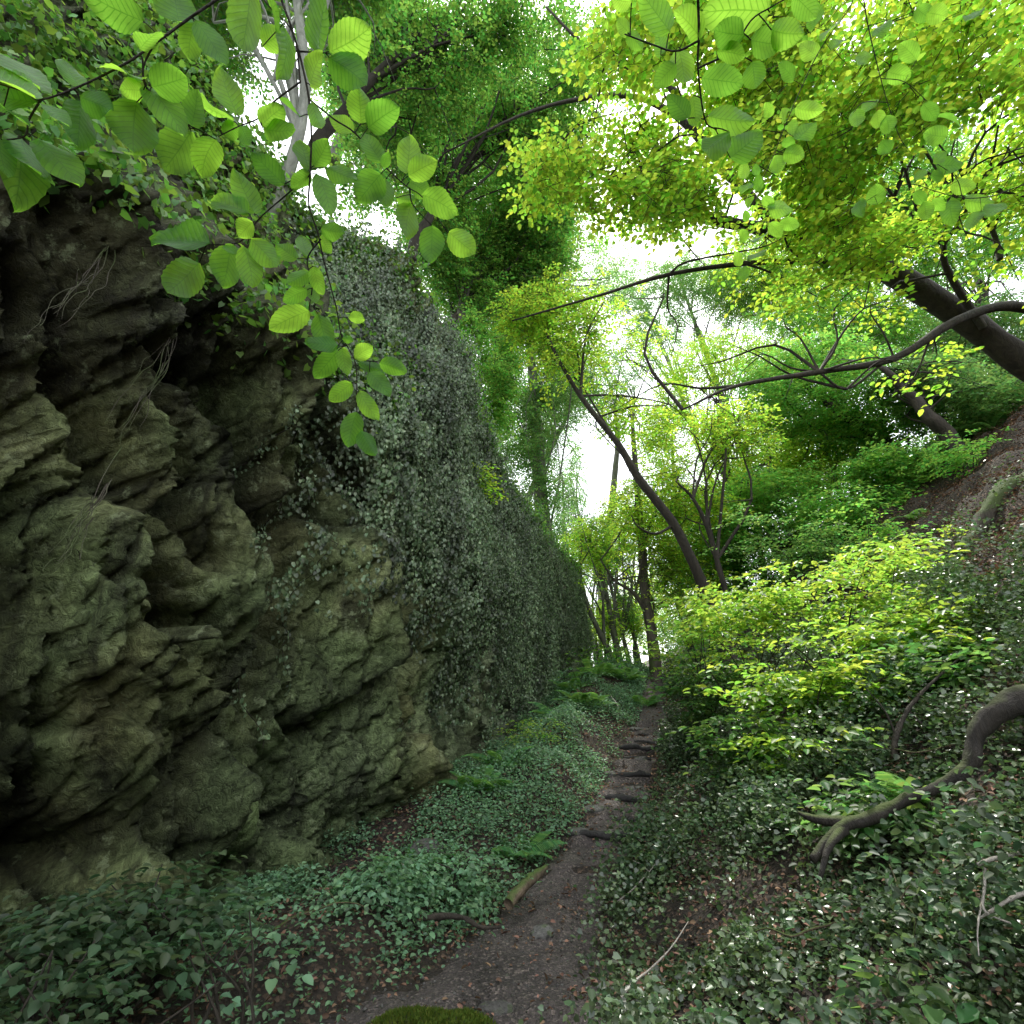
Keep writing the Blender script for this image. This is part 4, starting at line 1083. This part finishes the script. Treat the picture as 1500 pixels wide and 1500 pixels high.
FERN = [
 (735, 1150, 8.2, .9, 'fern halfway up the left bank'), (700, 1190, 7.3, .8, 'fern at the cliff foot beside the pale fallen logs'),
 (860, 1060, 11.5, 1.1, 'fern on the bank below the brown root mound'), (820, 1075, 11.2, 1.0, 'fern between the bright bush and the root mound'),
 (880, 1010, 14.0, 1.2, 'fern on the crest of the bank, nearest the cliff'), (915, 1005, 14.2, 1.2, 'fern on the crest beside the path top'),
 (945, 1035, 13.0, .9, 'bright arching fern on the root mound'), (840, 1030, 13.5, 1.1, 'fern below the far end of the cliff'),
 (760, 1240, 6.3, .7, 'fern above the mossy log'), (610, 1270, 5.8, .7, 'fern near the cliff foot behind the dark leafy bush'),
 (1290, 760, 10.8, 1.2, 'fern on the right slope below the fresh green shrub'), (1440, 600, 12.5, 1.2, 'fern arching over the top of the bare earth'),
 (1340, 720, 11.2, 1.1, 'fern on the shoulder of the bare earth'), (1330, 1140, 3.9, .6, 'yellowish fern in the dark hollow on the right bank'),
]
for i, (u, v, Yd, s, lab) in enumerate(FERN):
    r = np.random.default_rng(900 + i)
    c = at(u, v, Yd); g0 = float(ground(np.array([c[0]]), np.array([c[1]]))[0])
    root = thing('fern', (c[0], c[1], g0))
    for k in range(9):
        f = bpy.data.objects.new('frond', frond_me); COL.objects.link(f); f.parent = root
        f.rotation_euler = (r.normal(0, .15), r.uniform(-.35, .15), k / 9 * 2 * math.pi + r.normal(0, .15))
        sc = s * 1.2 * r.uniform(.8, 1.15); f.scale = (sc, sc, sc)
    tag(root, lab, 'fern', 'ferns on the banks')

# ------------------------------------------------------------------ steps
LAB = ['lowest', 'second lowest', 'third lowest', 'fourth', 'fifth', 'sixth', 'seventh', 'highest']
for k in range(8):
    y = 6.75 + k * .62 + .09 * math.sin(k * 5.1)
    x = float(path_x(y)) + .06 * math.sin(k * 3.3); w = float(path_w(y)) * (.72 + .2 * math.cos(k * 2.3)); z = float(ground(np.array([x]), np.array([y]))[0])
    r = np.random.default_rng(70 + k)
    tb = Tubes()
    a = np.array([x - w * 1.1, y + .08 + r.normal(0, .03), z + .035]); b = np.array([x + w * 1.1, y - .06 + r.normal(0, .03), z + .04])
    m = (a + b) / 2 + r.normal(0, .015, 3); o3 = np.array([x, y, z])
    dz = r.normal(0, .03, 3); q = [a - o3, (a * .6 + b * .4) - o3 + dz * .5, (a * .3 + b * .7) - o3 - dz * .6, b - o3 + dz * .4]
    tb.add(q, [.03, .045 + .012 * math.sin(k * 4), .038, .02], 9, rough=1.0, sub=6, k=k)
    o = tb.build('step_log', M['step']); o.location = Vector(o3)
    tag(o, '%s dark timber step of the muddy flight beside the bank' % LAB[k], 'step', 'timber steps on the path')

# ------------------------------------------------------------------ fallen wood
def wood(name, label, cat, rows, radii, mat, grp=None, side_=(), sides=14, rough=.45):
    pts = px_pts(rows)
    root = thing(name, pts[0]) if side_ else None
    o3 = pts[0]
    o = Tubes().add(pts - o3, radii, sides, rough=rough, sub=9).build('limb' if side_ else name, mat, root)
    if side_:
        for q, rr in side_:
            Tubes().add(px_pts(q) - o3, rr, 7, rough=rough, sub=4).build('branch', mat, root)
        tag(root, label, cat, grp)
    else:
        o.location = Vector(o3); tag(o, label, cat, grp)
wood('fallen_limb', 'thick dark curved limb arching across the right bank, mossy at its bend', 'branch',
     [(1560, 1010, 3.3), (1480, 1030, 3.35), (1432, 1075, 3.4), (1420, 1120, 3.4), (1380, 1150, 3.45), (1330, 1170, 3.5), (1280, 1195, 3.5), (1230, 1215, 3.5), (1190, 1260, 3.45)],
     [.08, .07, .048, .036, .03, .03, .034, .034, .022], M['bark_black'], None, [([(1235, 1215, 3.5), (1215, 1240, 3.4), (1200, 1290, 3.35)], (.03, .01)), ([(1250, 1205, 3.5), (1195, 1200, 3.6), (1170, 1190, 3.7)], (.035, .012))])
wood('dead_twig', 'bleached bare twig forking downward at the right edge', 'twig',
     [(1530, 1242, 2.5), (1490, 1250, 2.5), (1455, 1258, 2.5), (1432, 1267, 2.5)], (.008, .007), M['dead'], None,
     [([(1443, 1262, 2.5), (1442, 1300, 2.48), (1440, 1330, 2.46), (1460, 1345, 2.45), (1500, 1358, 2.44)], (.006, .003)), ([(1440, 1310, 2.48), (1432, 1360, 2.45), (1434, 1400, 2.42)], (.004, .002)), ([(1484, 1251, 2.5), (1483, 1268, 2.5)], (.003, .002))], 7)
wood('dead_twig', 'second pale twig lying lower down at the right edge', 'twig', [(1540, 1300, 2.4), (1490, 1312, 2.42), (1460, 1330, 2.45), (1435, 1345, 2.5)], (.010, .004), M['dead'])
wood('fallen_log', 'pale brown log lying at the cliff foot', 'log', [(645, 1225, 7.0), (668, 1205, 7.2), (690, 1185, 7.5)], (.07, .05), M['log'], 'logs at the foot of the cliff')
wood('fallen_log', 'darker upper log wedged against the cliff foot', 'log', [(668, 1168, 8.2), (690, 1158, 8.2), (716, 1150, 8.2)], (.05, .04), M['log'], 'logs at the foot of the cliff')
wood('mossy_log', 'half buried mossy log along the left edge of the path', 'log', [(745, 1325, 5.05), (765, 1300, 5.25), (785, 1282, 5.5), (800, 1270, 5.7)], [.045, .05, .042, .02], M['log'])
wood('fallen_branch', 'thin dark branch lying on the path edge before the bank', 'branch', [(620, 1345, 4.7), (650, 1342, 4.7), (680, 1345, 4.65), (705, 1358, 4.6), (735, 1358, 4.6)], [.02, .022, .018, .014, .008], M['bark_dark'])
wood('root_tangle', 'pale dry roots tangled on the brown mound beside the steps', 'roots', [(885, 1075, 11.5), (900, 1055, 11.6), (905, 1035, 11.8), (895, 1020, 12)], (.03, .01), M['dead'], None,
     [([(900, 1055, 11.6), (915, 1065, 11.5), (925, 1085, 11.4)], (.02, .006)), ([(892, 1065, 11.5), (870, 1080, 11.3), (860, 1095, 11.2)], (.02, .006)), ([(903, 1045, 11.7), (890, 1040, 11.7), (880, 1050, 11.7)], (.014, .006))], 7)
wood('exposed_root', 'thick brown root snaking over the bare earth at the right edge', 'root', [(1520, 700, 7.6), (1480, 715, 7.4), (1450, 745, 7.3), (1425, 790, 7.2), (1400, 810, 7.1)], [.16, .15, .12, .1, .05], M['bark_moss'])
wood('dead_sapling', 'crooked dark sapling stem in front of the dark hollow', 'sapling', [(1310, 1110, 4.2), (1312, 1080, 4.2), (1330, 1040, 4.25), (1360, 1005, 4.3), (1410, 960, 4.4)], [.022, .02, .016, .012, .006], M['bark_dark'], None,
     [([(1312, 1075, 4.2), (1295, 1040, 4.2), (1270, 1010, 4.2)], (.01, .004)), ([(1330, 1040, 4.25), (1350, 1060, 4.2), (1375, 1080, 4.1)], (.008, .003))])

_st = [(.95, 4.2, .7, 30), (1.5, 3.6, .6, 150), (2.1, 4.6, .9, 80), (1.2, 5.6, .6, 10), (2.9, 4.1, .8, 120), (1.9, 3.0, .5, 60), (-.95, 5.3, .6, 100), (-1.3, 4.4, .7, 20), (3.3, 5.2, .9, 160), (.75, 3.2, .4, 75)]
for _k, (_x, _y, _l, _a) in enumerate(_st):
    r = np.random.default_rng(640 + _k); _a = math.radians(_a)
    xs = _x + np.linspace(-.5, .5, 6) * _l * math.cos(_a) + r.normal(0, .02, 6); ys = _y + np.linspace(-.5, .5, 6) * _l * math.sin(_a) + r.normal(0, .02, 6)
    zs = ground(xs, ys) + .06 + np.linspace(0, r.uniform(.05, .22), 6) + r.normal(0, .008, 6)
    pts = np.stack([xs, ys, zs], 1)
    tb = Tubes().add(pts - pts[0], (r.uniform(.006, .012), .003), 6, rough=.3, sub=4)
    e = pts[3] + np.array([r.normal(0, .1), r.normal(0, .1), .08]); tb.add([pts[3] - pts[0], (pts[3] + e) / 2 - pts[0] + .01, e - pts[0]], (.004, .002), 5, sub=3)
    o = tb.build('dead_stick', M['log'] if _k % 3 else M['dead']); o.location = Vector(pts[0])
    tag(o, ('thin brown dead stick in the low leaves beside the path' if _k % 3 else 'bleached dead stick in the low leaves beside the path'), 'stick', 'brown dead sticks on the banks' if _k % 3 else 'bleached dead sticks on the banks')

# ------------------------------------------------------------------ rocks
def rock(label, x, y, sx, sy, sz, mat, name='rock', k=0):
    n = 20
    th, ph = np.meshgrid(np.linspace(0, 2 * math.pi, 2 * n, endpoint=False), np.linspace(.02, math.pi - .02, n), indexing='ij')
    d = np.stack([np.sin(ph) * np.cos(th), np.sin(ph) * np.sin(th), np.cos(ph)], -1)
    F1, E, ID, Vv = voro((d * 1.3 + k * 3.1).reshape(-1, 3), k)
    rr = 1 + .35 * (fbm(d * 1.6 + k, 4, k) - .5) + .25 * (ID.reshape(th.shape) - .5)
    V = (d * rr[..., None] * np.array([sx, sy, sz])).reshape(-1, 3)
    m = 2 * n
    i = np.arange(m)[:, None]; j = np.arange(n - 1)[None]
    F = np.stack([i * n + j, i * n + j + 1, ((i + 1) % m) * n + j + 1, ((i + 1) % m) * n + j], -1).reshape(-1, 4)
    o = mesh_np(name, V, F, mat, attrs={'cav': np.ones(len(V))}, smooth=True)
    o.location = (x, y, float(ground(np.array([x]), np.array([y]))[0]) + sz * .25)
    return tag(o, label, name.replace('_', ' '), None)
rock('flat grey stone half sunk in the path near the mossy mound', -.1, 3.95, .12, .08, .05, M['stone'], k=1)
_rk = [('lowest step, at its left end', 0), ('second step, left end', 1), ('third step, in the tread', 2), ('fourth step, left end', 3), ('fifth step, in the tread', 4), ('sixth step, right end', 5), ('top step, left end', 7)]
for _t, _k in _rk:
    _y = 6.75 + _k * .62 + .1; _x = float(path_x(_y)); _w = float(path_w(_y))
    _dx = -_w * .8 if 'left' in _t else (_w * .7 if 'right' in _t else .1 * (-1) ** _k)
    tag(rock('rough stone by the ' + _t, _x + _dx, _y, .13 + .02 * (_k % 3), .09, .055, M['stone'], k=20 + _k), group='stones among the steps')
rock('small grey stone beside the mossy log', .25, 5.0, .10, .08, .06, M['stone'], k=2)
rock('broken rock lying at the cliff foot below the pale log', -.85, 6.1, .2, .15, .12, M['stone'], k=3)
mm = rock('low green mossy mound at the near edge of the path', -.45, 3.70, .28, .12, .03, M['soil'], name='moss_mound', k=5)
# moss tufts on the mound
a_ = rng.uniform(0, 2 * math.pi, 9000); q_ = np.sqrt(rng.random(9000))
q_ = q_ * (.75 + .5 * vn(np.stack([np.cos(a_) * 2, np.sin(a_) * 2, a_ * 0], 1), 31))
P_ = np.stack([-.45 + np.cos(a_) * q_ * .40, 3.68 + np.sin(a_) * q_ * .2, a_ * 0], 1)
P_[:, 2] = ground(P_[:, 0], P_[:, 1]) + .07 * np.sqrt(np.clip(1 - q_**2, 0, 1)) * (.4 + 1.1 * vn(P_ * 9, 33)) + .0
D_ = rng.normal(0, .6, (9000, 3)); D_[:, 2] = 1
V, F = leaf_geo(P_, D_, rng.normal(0, 1, (9000, 3)), rng.uniform(.012, .035, 9000), .010, 'kite')
tag(mesh_np('moss', V, F, M['moss']), 'soft yellow green moss over the mound', kind='stuff')

# ------------------------------------------------------------------ trailing vines on the rock
def cliff_pt(y, z, out=.06):
    i = int(np.argmin(np.abs(wy - y))); j = int(np.argmin(np.abs(zg[i] - z)))
    return CV[i, j] + CN[i, j] * out
VN = [(4.95, 4.6, 1.3, 'leafy ivy strand trailing down the dark recess, longest of all'), (5.25, 4.3, 1.9, 'ivy strand just right of the longest one'),
      (5.7, 4.2, 2.6, 'short ivy strand near the hanging leaf spray'), (4.55, 4.5, 3.0, 'thin ivy strand over the dark ledge'),
      (6.3, 4.2, 1.5, 'ivy strand down the grey middle of the cliff'), (7.0, 4.0, 1.9, 'ivy strand farther along the grey rock')]
for i, (y, z0, z1, lab) in enumerate(VN):
    r = np.random.default_rng(1200 + i)
    n = 26; zz = np.linspace(z0, z1, n)
    yy = y + np.cumsum(r.normal(0, .014, n))
    pts = np.array([cliff_pt(a, b, .07) for a, b in zip(yy, zz)])
    sm = pts.copy()
    for _ in range(3): sm[1:-1] = (sm[:-2] + sm[1:-1] * 2 + sm[2:]) / 4
    sm[:, 0] = np.maximum(sm[:, 0], pts[:, 0])
    root = thing('ivy_strand', sm[0]); o3 = sm[0]
    Tubes().add(sm - o3, (.006, .003), 5, sub=2).build('stem', M['bark_dark'], root)
    m = 240
    tt = r.random(m) * (n - 1); i0 = tt.astype(int); f = (tt - i0)[:, None]
    P_ = sm[i0] * (1 - f) + sm[np.minimum(i0 + 1, n - 1)] * f + r.normal(0, .035, (m, 3)) - o3
    D_ = r.normal(0, .4, (m, 3)) + np.array([0, 0, -1]); Nm = np.array([.9, -.3, .5]) + r.normal(0, .35, (m, 3))
    L_ = r.uniform(.025, .05, m)
    V, F = leaf_geo(P_, D_, Nm, L_, L_ * .85, 'ivy')
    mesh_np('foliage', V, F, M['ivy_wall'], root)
    tag(root, lab, 'ivy strand', 'ivy strands trailing over bare rock')
for i, (rows, lab) in enumerate([
    ([(150, 330, 2.75), (110, 400, 2.6), (60, 455, 2.4), (10, 500, 2.25)], 'bare brown creeper slanting across the dark ledge'),
    ([(240, 400, 3.2), (235, 470, 3.2), (215, 530, 3.15), (160, 600, 2.95), (140, 640, 2.85)], 'bare creeper hanging from the ledge over lit rock'),
    ([(160, 640, 2.75), (110, 730, 2.55), (60, 810, 2.4), (20, 850, 2.2)], 'dry straw-coloured creeper lower on the lit rock')]):
    pts = px_pts(rows); r = np.random.default_rng(40 + i)
    tb = Tubes()
    for k in range(9):
        xs = np.sort(np.r_[r.uniform(0, .5), r.uniform(.5, 1, 1)]) * (len(pts) - 1); xx = np.linspace(xs[0], xs[1] if k else len(pts) - 1, 9)
        q = np.stack([np.interp(xx, np.arange(len(pts)), pts[:, c]) for c in range(3)], 1) + np.cumsum(r.normal(0, .03, (9, 3)), 0) * np.array([.5, .5, 1]) + np.array([.12, 0, 0])
        tb.add(q - pts[0], (.0035, .001), 5, sub=4)
    o = tb.build('bare_creeper', M['bark_moss']); o.location = Vector(pts[0])
    tag(o, lab, 'creeper', 'bare creepers over the near rock')

# ------------------------------------------------------------------ near beech sprays with big leaves
def big_leaves(rows, depth, r, parent, o3, name='leaves'):
    """rows: base u,v, tip u,v, width px (full-frame px); each leaf a curved, pleated, finely toothed blade"""
    nu, nvv = 19, 9
    us = np.linspace(0, 1, nu); vs = np.linspace(-1, 1, nvv)
    AV, AF, AU = [], [], []
    n0 = 0
    for (bu, bv, tu, tv, w) in rows:
        d = depth(bu, bv) + r.normal(0, .02)
        B = at_r(bu, bv, d); tilt = r.normal(0, .18)
        Lpx = math.hypot(tu - bu, tv - bv)
        T = at_r(tu, tv, d + tilt * Lpx / 750 * d)
        D = T - B; L = np.linalg.norm(D); D /= L
        view = norm((B + T) / 2 - np.array([0, 0, EYE]))
        Nn = -view * .9 + np.array([0, .1, .42]) + r.normal(0, .17, 3); S = norm(np.cross(D, Nn)); U = np.cross(S, D)
        if U[2] < 0: U, S = -U, -S
        W = w / 750 * d * .5 * 1.06 / max(.6, math.sqrt(max(0, 1 - (S @ view) ** 2)))
        prof = (us + 1e-6) ** .58 * (1 - us + 1e-6) ** .72; prof = prof / prof.max()
        prof[0] = .03; prof[-1] = .0
        teeth = 1 + .03 * np.where(np.arange(nu) % 2 == 0, 1, -1)
        bend = r.uniform(-.06, .26); cup = r.uniform(-.12, .38); tw = r.normal(0, .3)
        pu, pv = np.meshgrid(us, vs, indexing='ij')
        hw_ = (prof * teeth)[:, None] * W
        x = pu * L + 0 * pv
        yv = pv * hw_ 
        # wavy edge and pleats
        z = -bend * L * pu**2 + cup * np.abs(pv) * hw_ + .018 * W * np.sin((pu - .22 * np.abs(pv)) * 9.5 * 2 * np.pi) * np.abs(pv) + .16 * W * np.sin(pu * 8 + bu + pv) * pv**2 + tw * yv * pu
        side_curve = .06 * L * np.sin(np.pi * pu) * r.normal(0, .5)
        V = B + D * x[..., None] + S * (yv + side_curve)[..., None] + U * z[..., None]
        V = V.reshape(-1, 3) - o3
        i = np.arange(nu - 1)[:, None] * nvv; j = np.arange(nvv - 1)[None]
        F = np.stack([i + j, i + j + 1, i + nvv + j + 1, i + nvv + j], -1).reshape(-1, 4)
        AV.append(V); AF.append(F + n0); n0 += len(V)
        AU.append(np.stack([pu.ravel(), pv.ravel()], 1))
    V = np.vstack(AV); F = np.vstack(AF); UVv = np.vstack(AU)
    o = mesh_np(name, V, F, M['beech_big'], parent, smooth=True)
    uvl = o.data.uv_layers.new(name='UVMap')
    uvl.data.foreach_set('uv', UVv[F.ravel()].astype(np.float32).ravel())
    return o

def at_r(u, v, dist):
    """point at straight camera distance-along-axis dist (metres)"""
    cx, cy = (u - 750) / 750.0, (750 - v) / 750.0
    return np.array([cx * dist, dist * (CP - SP * cy), EYE + dist * (SP + cy * CP)])

def beech_spray(label, twigs, rows, depth, seed, rad=.0022):
    r = np.random.default_rng(seed)
    o3 = at_r(twigs[0][0][0], twigs[0][0][1], depth(*twigs[0][0]))
    root = thing('beech_spray', o3)
    tb = Tubes()
    allp = []
    for k, tw in enumerate(twigs):
        pts = np.array([at_r(u, v, depth(u, v)) for u, v in tw])
        tb.add(pts - o3, (rad if k == 0 else rad * .7, rad * .4), 7, rough=.1, sub=5)
        allp += [tuple(a * (1 - f) + b * f for a, b in zip(tw[i], tw[i + 1])) for i in range(len(tw) - 1) for f in (0, .2, .4, .6, .8)]
    # petioles joining each leaf base to its twig
    for (bu, bv, tu, tv, w) in rows:
        q = min(allp, key=lambda p: (p[0] - bu) ** 2 + (p[1] - bv) ** 2)
        if 2 < math.hypot(q[0] - bu, q[1] - bv) < 60:
            a = at_r(q[0], q[1], depth(*q)); b = at_r(bu, bv, depth(bu, bv))
            tb.add([a - o3, (a + b) / 2 - o3 + np.array([0, 0, .002]), b - o3], (rad * .4, rad * .35), 5, sub=2)
    tb.build('twig', M['bark_dark'], root)
    big_leaves(rows, depth, r, root, o3)
    tag(root, label, 'branch', 'beech branches hanging in close above the viewer')

H = lambda rows: [tuple(c / 2 for c in q) for q in rows]
HT = lambda tws: [[(a / 2, b / 2) for a, b in t] for t in tws]
rowsA = [(118,265,-30,60,110),(105,290,-60,190,90),(105,300,-60,290,80),(10,315,82,372,42),(235,258,185,170,60),(135,305,200,360,50),(235,295,225,435,80),(235,285,325,320,75),
 (110,405,232,545,92),(60,400,115,520,90),(60,400,75,595,108),(0,405,20,525,60),(410,145,465,80,60),(420,62,250,-25,95),(525,68,510,-50,110),(570,66,548,172,62),(575,62,660,190,70),
 (415,235,285,165,72),(420,265,350,260,55),(445,255,550,225,88),(400,300,385,462,118),(425,250,530,362,80),(560,385,480,500,100),(560,370,575,265,60),(632,408,590,518,76)]
twA = [[(700,-60),(640,-5),(560,50),(450,130),(370,185),(240,250),(120,292),(70,268),(-40,235)],[(370,185),(415,165),(425,250),(500,310),(560,378)],[(120,292),(85,350),(70,400),(-20,412)],[(450,130),(420,200),(430,262)]]
rowsM = [(685,355,590,305,66),(695,335,645,205,72),(650,385,706,378,45),(705,368,738,430,42),(765,368,830,310,60),(770,378,878,395,62),(880,342,815,292,48),(832,540,738,455,60),(905,502,878,415,62),
 (920,485,955,410,56),(955,490,1045,525,52),(930,510,968,628,62),(910,508,848,545,48),(1115,510,1048,590,80),(1130,525,1130,608,50),(1118,475,1065,390,60),(1122,490,1140,447,28),(1190,510,1200,397,65),
 (1197,515,1282,472,62),(1200,532,1255,575,46),(1240,572,1338,630,72),(1205,597,1175,705,68),(1160,580,1222,590,36),(1265,662,1262,778,70),(1315,680,1395,750,70),(1078,375,1170,312,80),(1035,385,972,345,48),
 (1058,360,1050,250,72),(910,250,925,160,60),(965,170,1080,262,95),(965,152,1090,82,95),(930,150,925,-15,76),(735,-40,710,150,92),(770,135,832,92,60),(832,80,850,225,66),(780,-20,825,90,62),
 (728,625,612,565,60),(745,625,690,515,70),(740,650,700,696,50),(612,712,437,700,92),(583,770,470,862,88),(675,722,650,845,80),(715,722,738,845,66),(735,702,812,782,70),(690,745,660,718,40),
 (905,755,885,685,46),(870,758,808,718,46),(940,670,1010,682,50),(940,688,970,745,38),(920,780,945,865,40),(905,795,845,838,42),(900,850,828,885,42),(905,832,925,890,38),(905,910,792,962,70),
 (932,920,962,1026,60),(990,1012,893,1002,42),(990,1027,922,1107,58),(1000,1016,1018,1100,42),(1020,930,1077,934,33),(1003,990,1035,996,22),(1040,1050,1095,1012,46),(1050,1060,1120,1085,34),
 (1112,1062,1192,1088,48),(1082,1090,1142,1152,52),(1030,1122,965,1175,50),(1052,1146,1110,1230,46),(1045,1207,1020,1312,60),(1058,1262,1096,1338,48),(912,300,940,400,40)]
twM = [[(815,-60),(825,0),(850,70),(880,170),(905,290),(912,400),(908,520),(905,600),(930,680),(950,770),(985,900),(1000,980),(1040,1060),(1045,1140),(1045,1200),(1060,1260)],
 [(880,240),(800,300),(760,345),(700,370),(640,400)],[(905,290),(980,350),(1040,390),(1120,480),(1190,545),(1240,580),(1310,680)],[(910,510),(840,570),(760,640),(700,710),(605,716)],
 [(868,150),(920,153),(960,155)],[(880,240),(860,100),(790,20),(740,-40)],[(940,700),(900,760),(915,830),(905,905)],[(740,650),(725,715)],[(1200,550),(1210,600),(1265,660)],[(605,716),(585,768)],[(905,500),(870,520),(832,540)],[(1045,1055),(1110,1060)]]
dA = lambda u, v: .80 + u / 2200 + v / 4000
dM = lambda u, v: 1.0 + v / 3200 + abs(u - 455) / 2600
beech_spray('leafy beech branch reaching in from the top left corner, its largest leaves at the edge', HT(twA), H(rowsA), dA, 11, .0026)
beech_spray('long beech branch hanging down in front of the cliff with bright veined leaves', HT(twM), H(rowsM), dM, 12, .0026)

def bbox_rows(boxes, stem, r):
    out = []
    for (x0, y0, x1, y1) in boxes:
        c = [(x0, y0), (x1, y1), (x1, y0), (x0, y1)]
        w, h = x1 - x0, y1 - y0
        def ds(p): return min((p[0] - q[0]) ** 2 + (p[1] - q[1]) ** 2 for q in stem)
        if h > w * 1.25: ends = [((x0 + x1) / 2 - w * .1, y0), ((x0 + x1) / 2 + w * .1, y1)]
        elif w > h * 1.25: ends = [(x0, (y0 + y1) / 2 - h * .1), (x1, (y0 + y1) / 2 + h * .1)]
        else: ends = [(x0 + w * .08, y0 + h * .08), (x1 - w * .08, y1 - h * .08)] if r.random() < .5 else [(x0 + w * .08, y1 - h * .08), (x1 - w * .08, y0 + h * .08)]
        ends.sort(key=ds)
        wd = max(min(w, h) * 1.0, .55 * max(w, h))
        if .8 < w / h < 1.25: wd = .72 * w
        out.append((ends[0][0], ends[0][1], ends[1][0], ends[1][1], wd))
    return out
Q = lambda rows: [tuple((750 + c / 2) if i in (0, 2) else c / 2 for i, c in enumerate(q)) for q in rows]
QT = lambda t: [(750 + a / 2, b / 2) for a, b in t]
r_ = np.random.default_rng(5)
def right_spray(label, stems_, boxes, depth, seed):
    st = [QT(t) for t in stems_]
    dense = [(a[0] * (1 - f) + b[0] * f, a[1] * (1 - f) + b[1] * f) for t in st for a, b in zip(t, t[1:]) for f in (0, .25, .5, .75, 1)]
    beech_spray(label, st, bbox_rows(Q(boxes), dense, r_), depth, seed, .002)
right_spray('closest beech branch at top centre, with large dim green leaves', [[(545, -60), (545, 0), (548, 100), (545, 200), (565, 350), (600, 380)], [(546, 120), (480, 150), (410, 130), (330, 100)], [(545, 200), (640, 150), (700, 60), (760, 20)]],
 [(570,-30,755,80),(460,140,530,260),(410,180,485,262),(555,200,680,272),(575,310,712,385),(550,380,645,470),(630,375,742,470),(450,280,522,352),(515,280,555,370),(680,180,740,262),(370,-20,470,100),(300,55,352,104),(335,92,386,150),
  (590,60,680,130),(412,95,452,162),(600,130,690,180),(700,90,790,160),(470,20,560,120),(290,-20,350,25),(820,-20,900,60),(760,60,850,130)], lambda u, v: .62 + v / 2500, 21)
right_spray('thin drooping beech twig right of top centre with a chain of small lit leaves', [[(1000, -40), (990, 20), (900, 150), (820, 320), (760, 470), (715, 570), (690, 700), (680, 800)], [(715, 570), (640, 600), (600, 650)]],
 [(735,300,765,345),(780,320,805,360),(830,360,895,415),(790,405,830,435),(795,430,858,477),(755,455,797,510),(705,480,727,515),(710,510,735,560),(665,480,695,525),(670,530,708,572),(730,575,770,612),(748,590,820,635),(685,570,705,610),
  (675,615,695,650),(785,638,840,672),(750,650,795,697),(705,675,748,712),(695,715,743,768),(650,735,678,780),(665,780,695,825),(665,670,690,710),(830,300,910,340),(810,350,835,400),(860,20,905,80),(900,60,960,110),(780,180,830,240),(840,120,900,170),(930,100,980,150)], lambda u, v: 1.75 + v / 3000, 22)
right_spray('hanging beech twig towards the top right with a few pale oval leaves', [[(1025, -40), (1040, 60), (1060, 150), (1080, 230), (1100, 300), (1135, 400), (1170, 450)], [(1100, 300), (1030, 300), (1000, 330)], [(1080, 230), (1150, 240), (1220, 300)]],
 [(990,320,1027,378),(1055,325,1090,375),(1080,340,1118,392),(1078,410,1110,450),(1025,290,1070,330),(1100,190,1170,240),(1200,300,1250,352),(1235,315,1325,365),(1215,20,1275,65),(1325,10,1380,70),(1130,120,1190,180),(1000,150,1050,200),(1060,60,1110,110),(1180,20,1230,60)], lambda u, v: 1.6 + v / 3000, 23)
right_spray('rightmost close beech twig with pale oval leaves beside the crooked dark limb', [[(1560, 520), (1460, 555), (1405, 575), (1320, 580), (1240, 560), (1170, 540), (1090, 560), (1020, 600)], [(1320, 580), (1300, 520), (1230, 470)]],
 [(1325,570,1405,610),(1285,525,1355,565),(1045,540,1090,600),(1005,585,1040,635),(1180,490,1215,530),(1230,440,1275,480),(1240,470,1315,500),(1225,500,1265,530),(1195,590,1230,645),(1265,585,1310,650),(1230,580,1270,620),(1330,615,1380,670),(1090,520,1130,540),(1175,560,1215,600),(1205,370,1275,420),(1380,590,1440,640)], lambda u, v: 1.7 + v / 3000, 24)

# ------------------------------------------------------------------ camera, world, sun
cam = bpy.data.cameras.new('camera'); co = bpy.data.objects.new('camera', cam); COL.objects.link(co)
cam.sensor_fit = 'HORIZONTAL'; cam.sensor_width = 36; cam.lens = 18; cam.clip_start = .05; cam.clip_end = 600
co.location = (0, 0, EYE); co.rotation_euler = (math.radians(90) + PITCH, 0, 0)
scn.camera = co

sd = Vector(SUN.tolist())
elev = math.asin(sd.z); azim = math.atan2(sd.x, sd.y)
w = bpy.data.worlds.new('World'); scn.world = w; w.use_nodes = True
nt = w.node_tree; nt.nodes.clear(); g = N(nt)
sky = g('ShaderNodeTexSky', sky_type='NISHITA'); sky.sun_disc = False
sky.sun_elevation = elev; sky.sun_rotation = azim; sky.air_density = 1.3; sky.dust_density = 3.5; sky.ozone_density = 1.0
hz = g.mix(.5, sky.outputs[0], (33, 33.8, 35))
bg = g('ShaderNodeBackground'); bg.inputs['Strength'].default_value = .15
g.L(hz, bg.inputs['Color'])
wo = g('ShaderNodeOutputWorld'); g.L(bg.outputs[0], wo.inputs[0])
sun = bpy.data.lights.new('sun', 'SUN'); so = bpy.data.objects.new('sun', sun); COL.objects.link(so)
sun.energy = 5.0; sun.angle = math.radians(.6); sun.color = (1, .96, .88)
so.rotation_euler = (-sd).to_track_quat('-Z', 'Y').to_euler()

scn.view_settings.view_transform = 'Standard'; scn.view_settings.look = 'None'; scn.view_settings.exposure = 0
cy = scn.cycles
cy.max_bounces = 6; cy.diffuse_bounces = 5; cy.glossy_bounces = 2; cy.transmission_bounces = 4; cy.transparent_max_bounces = 4
cy.use_denoising = True
cy.caustics_reflective = False; cy.caustics_refractive = False
cy.sample_clamp_indirect = 4
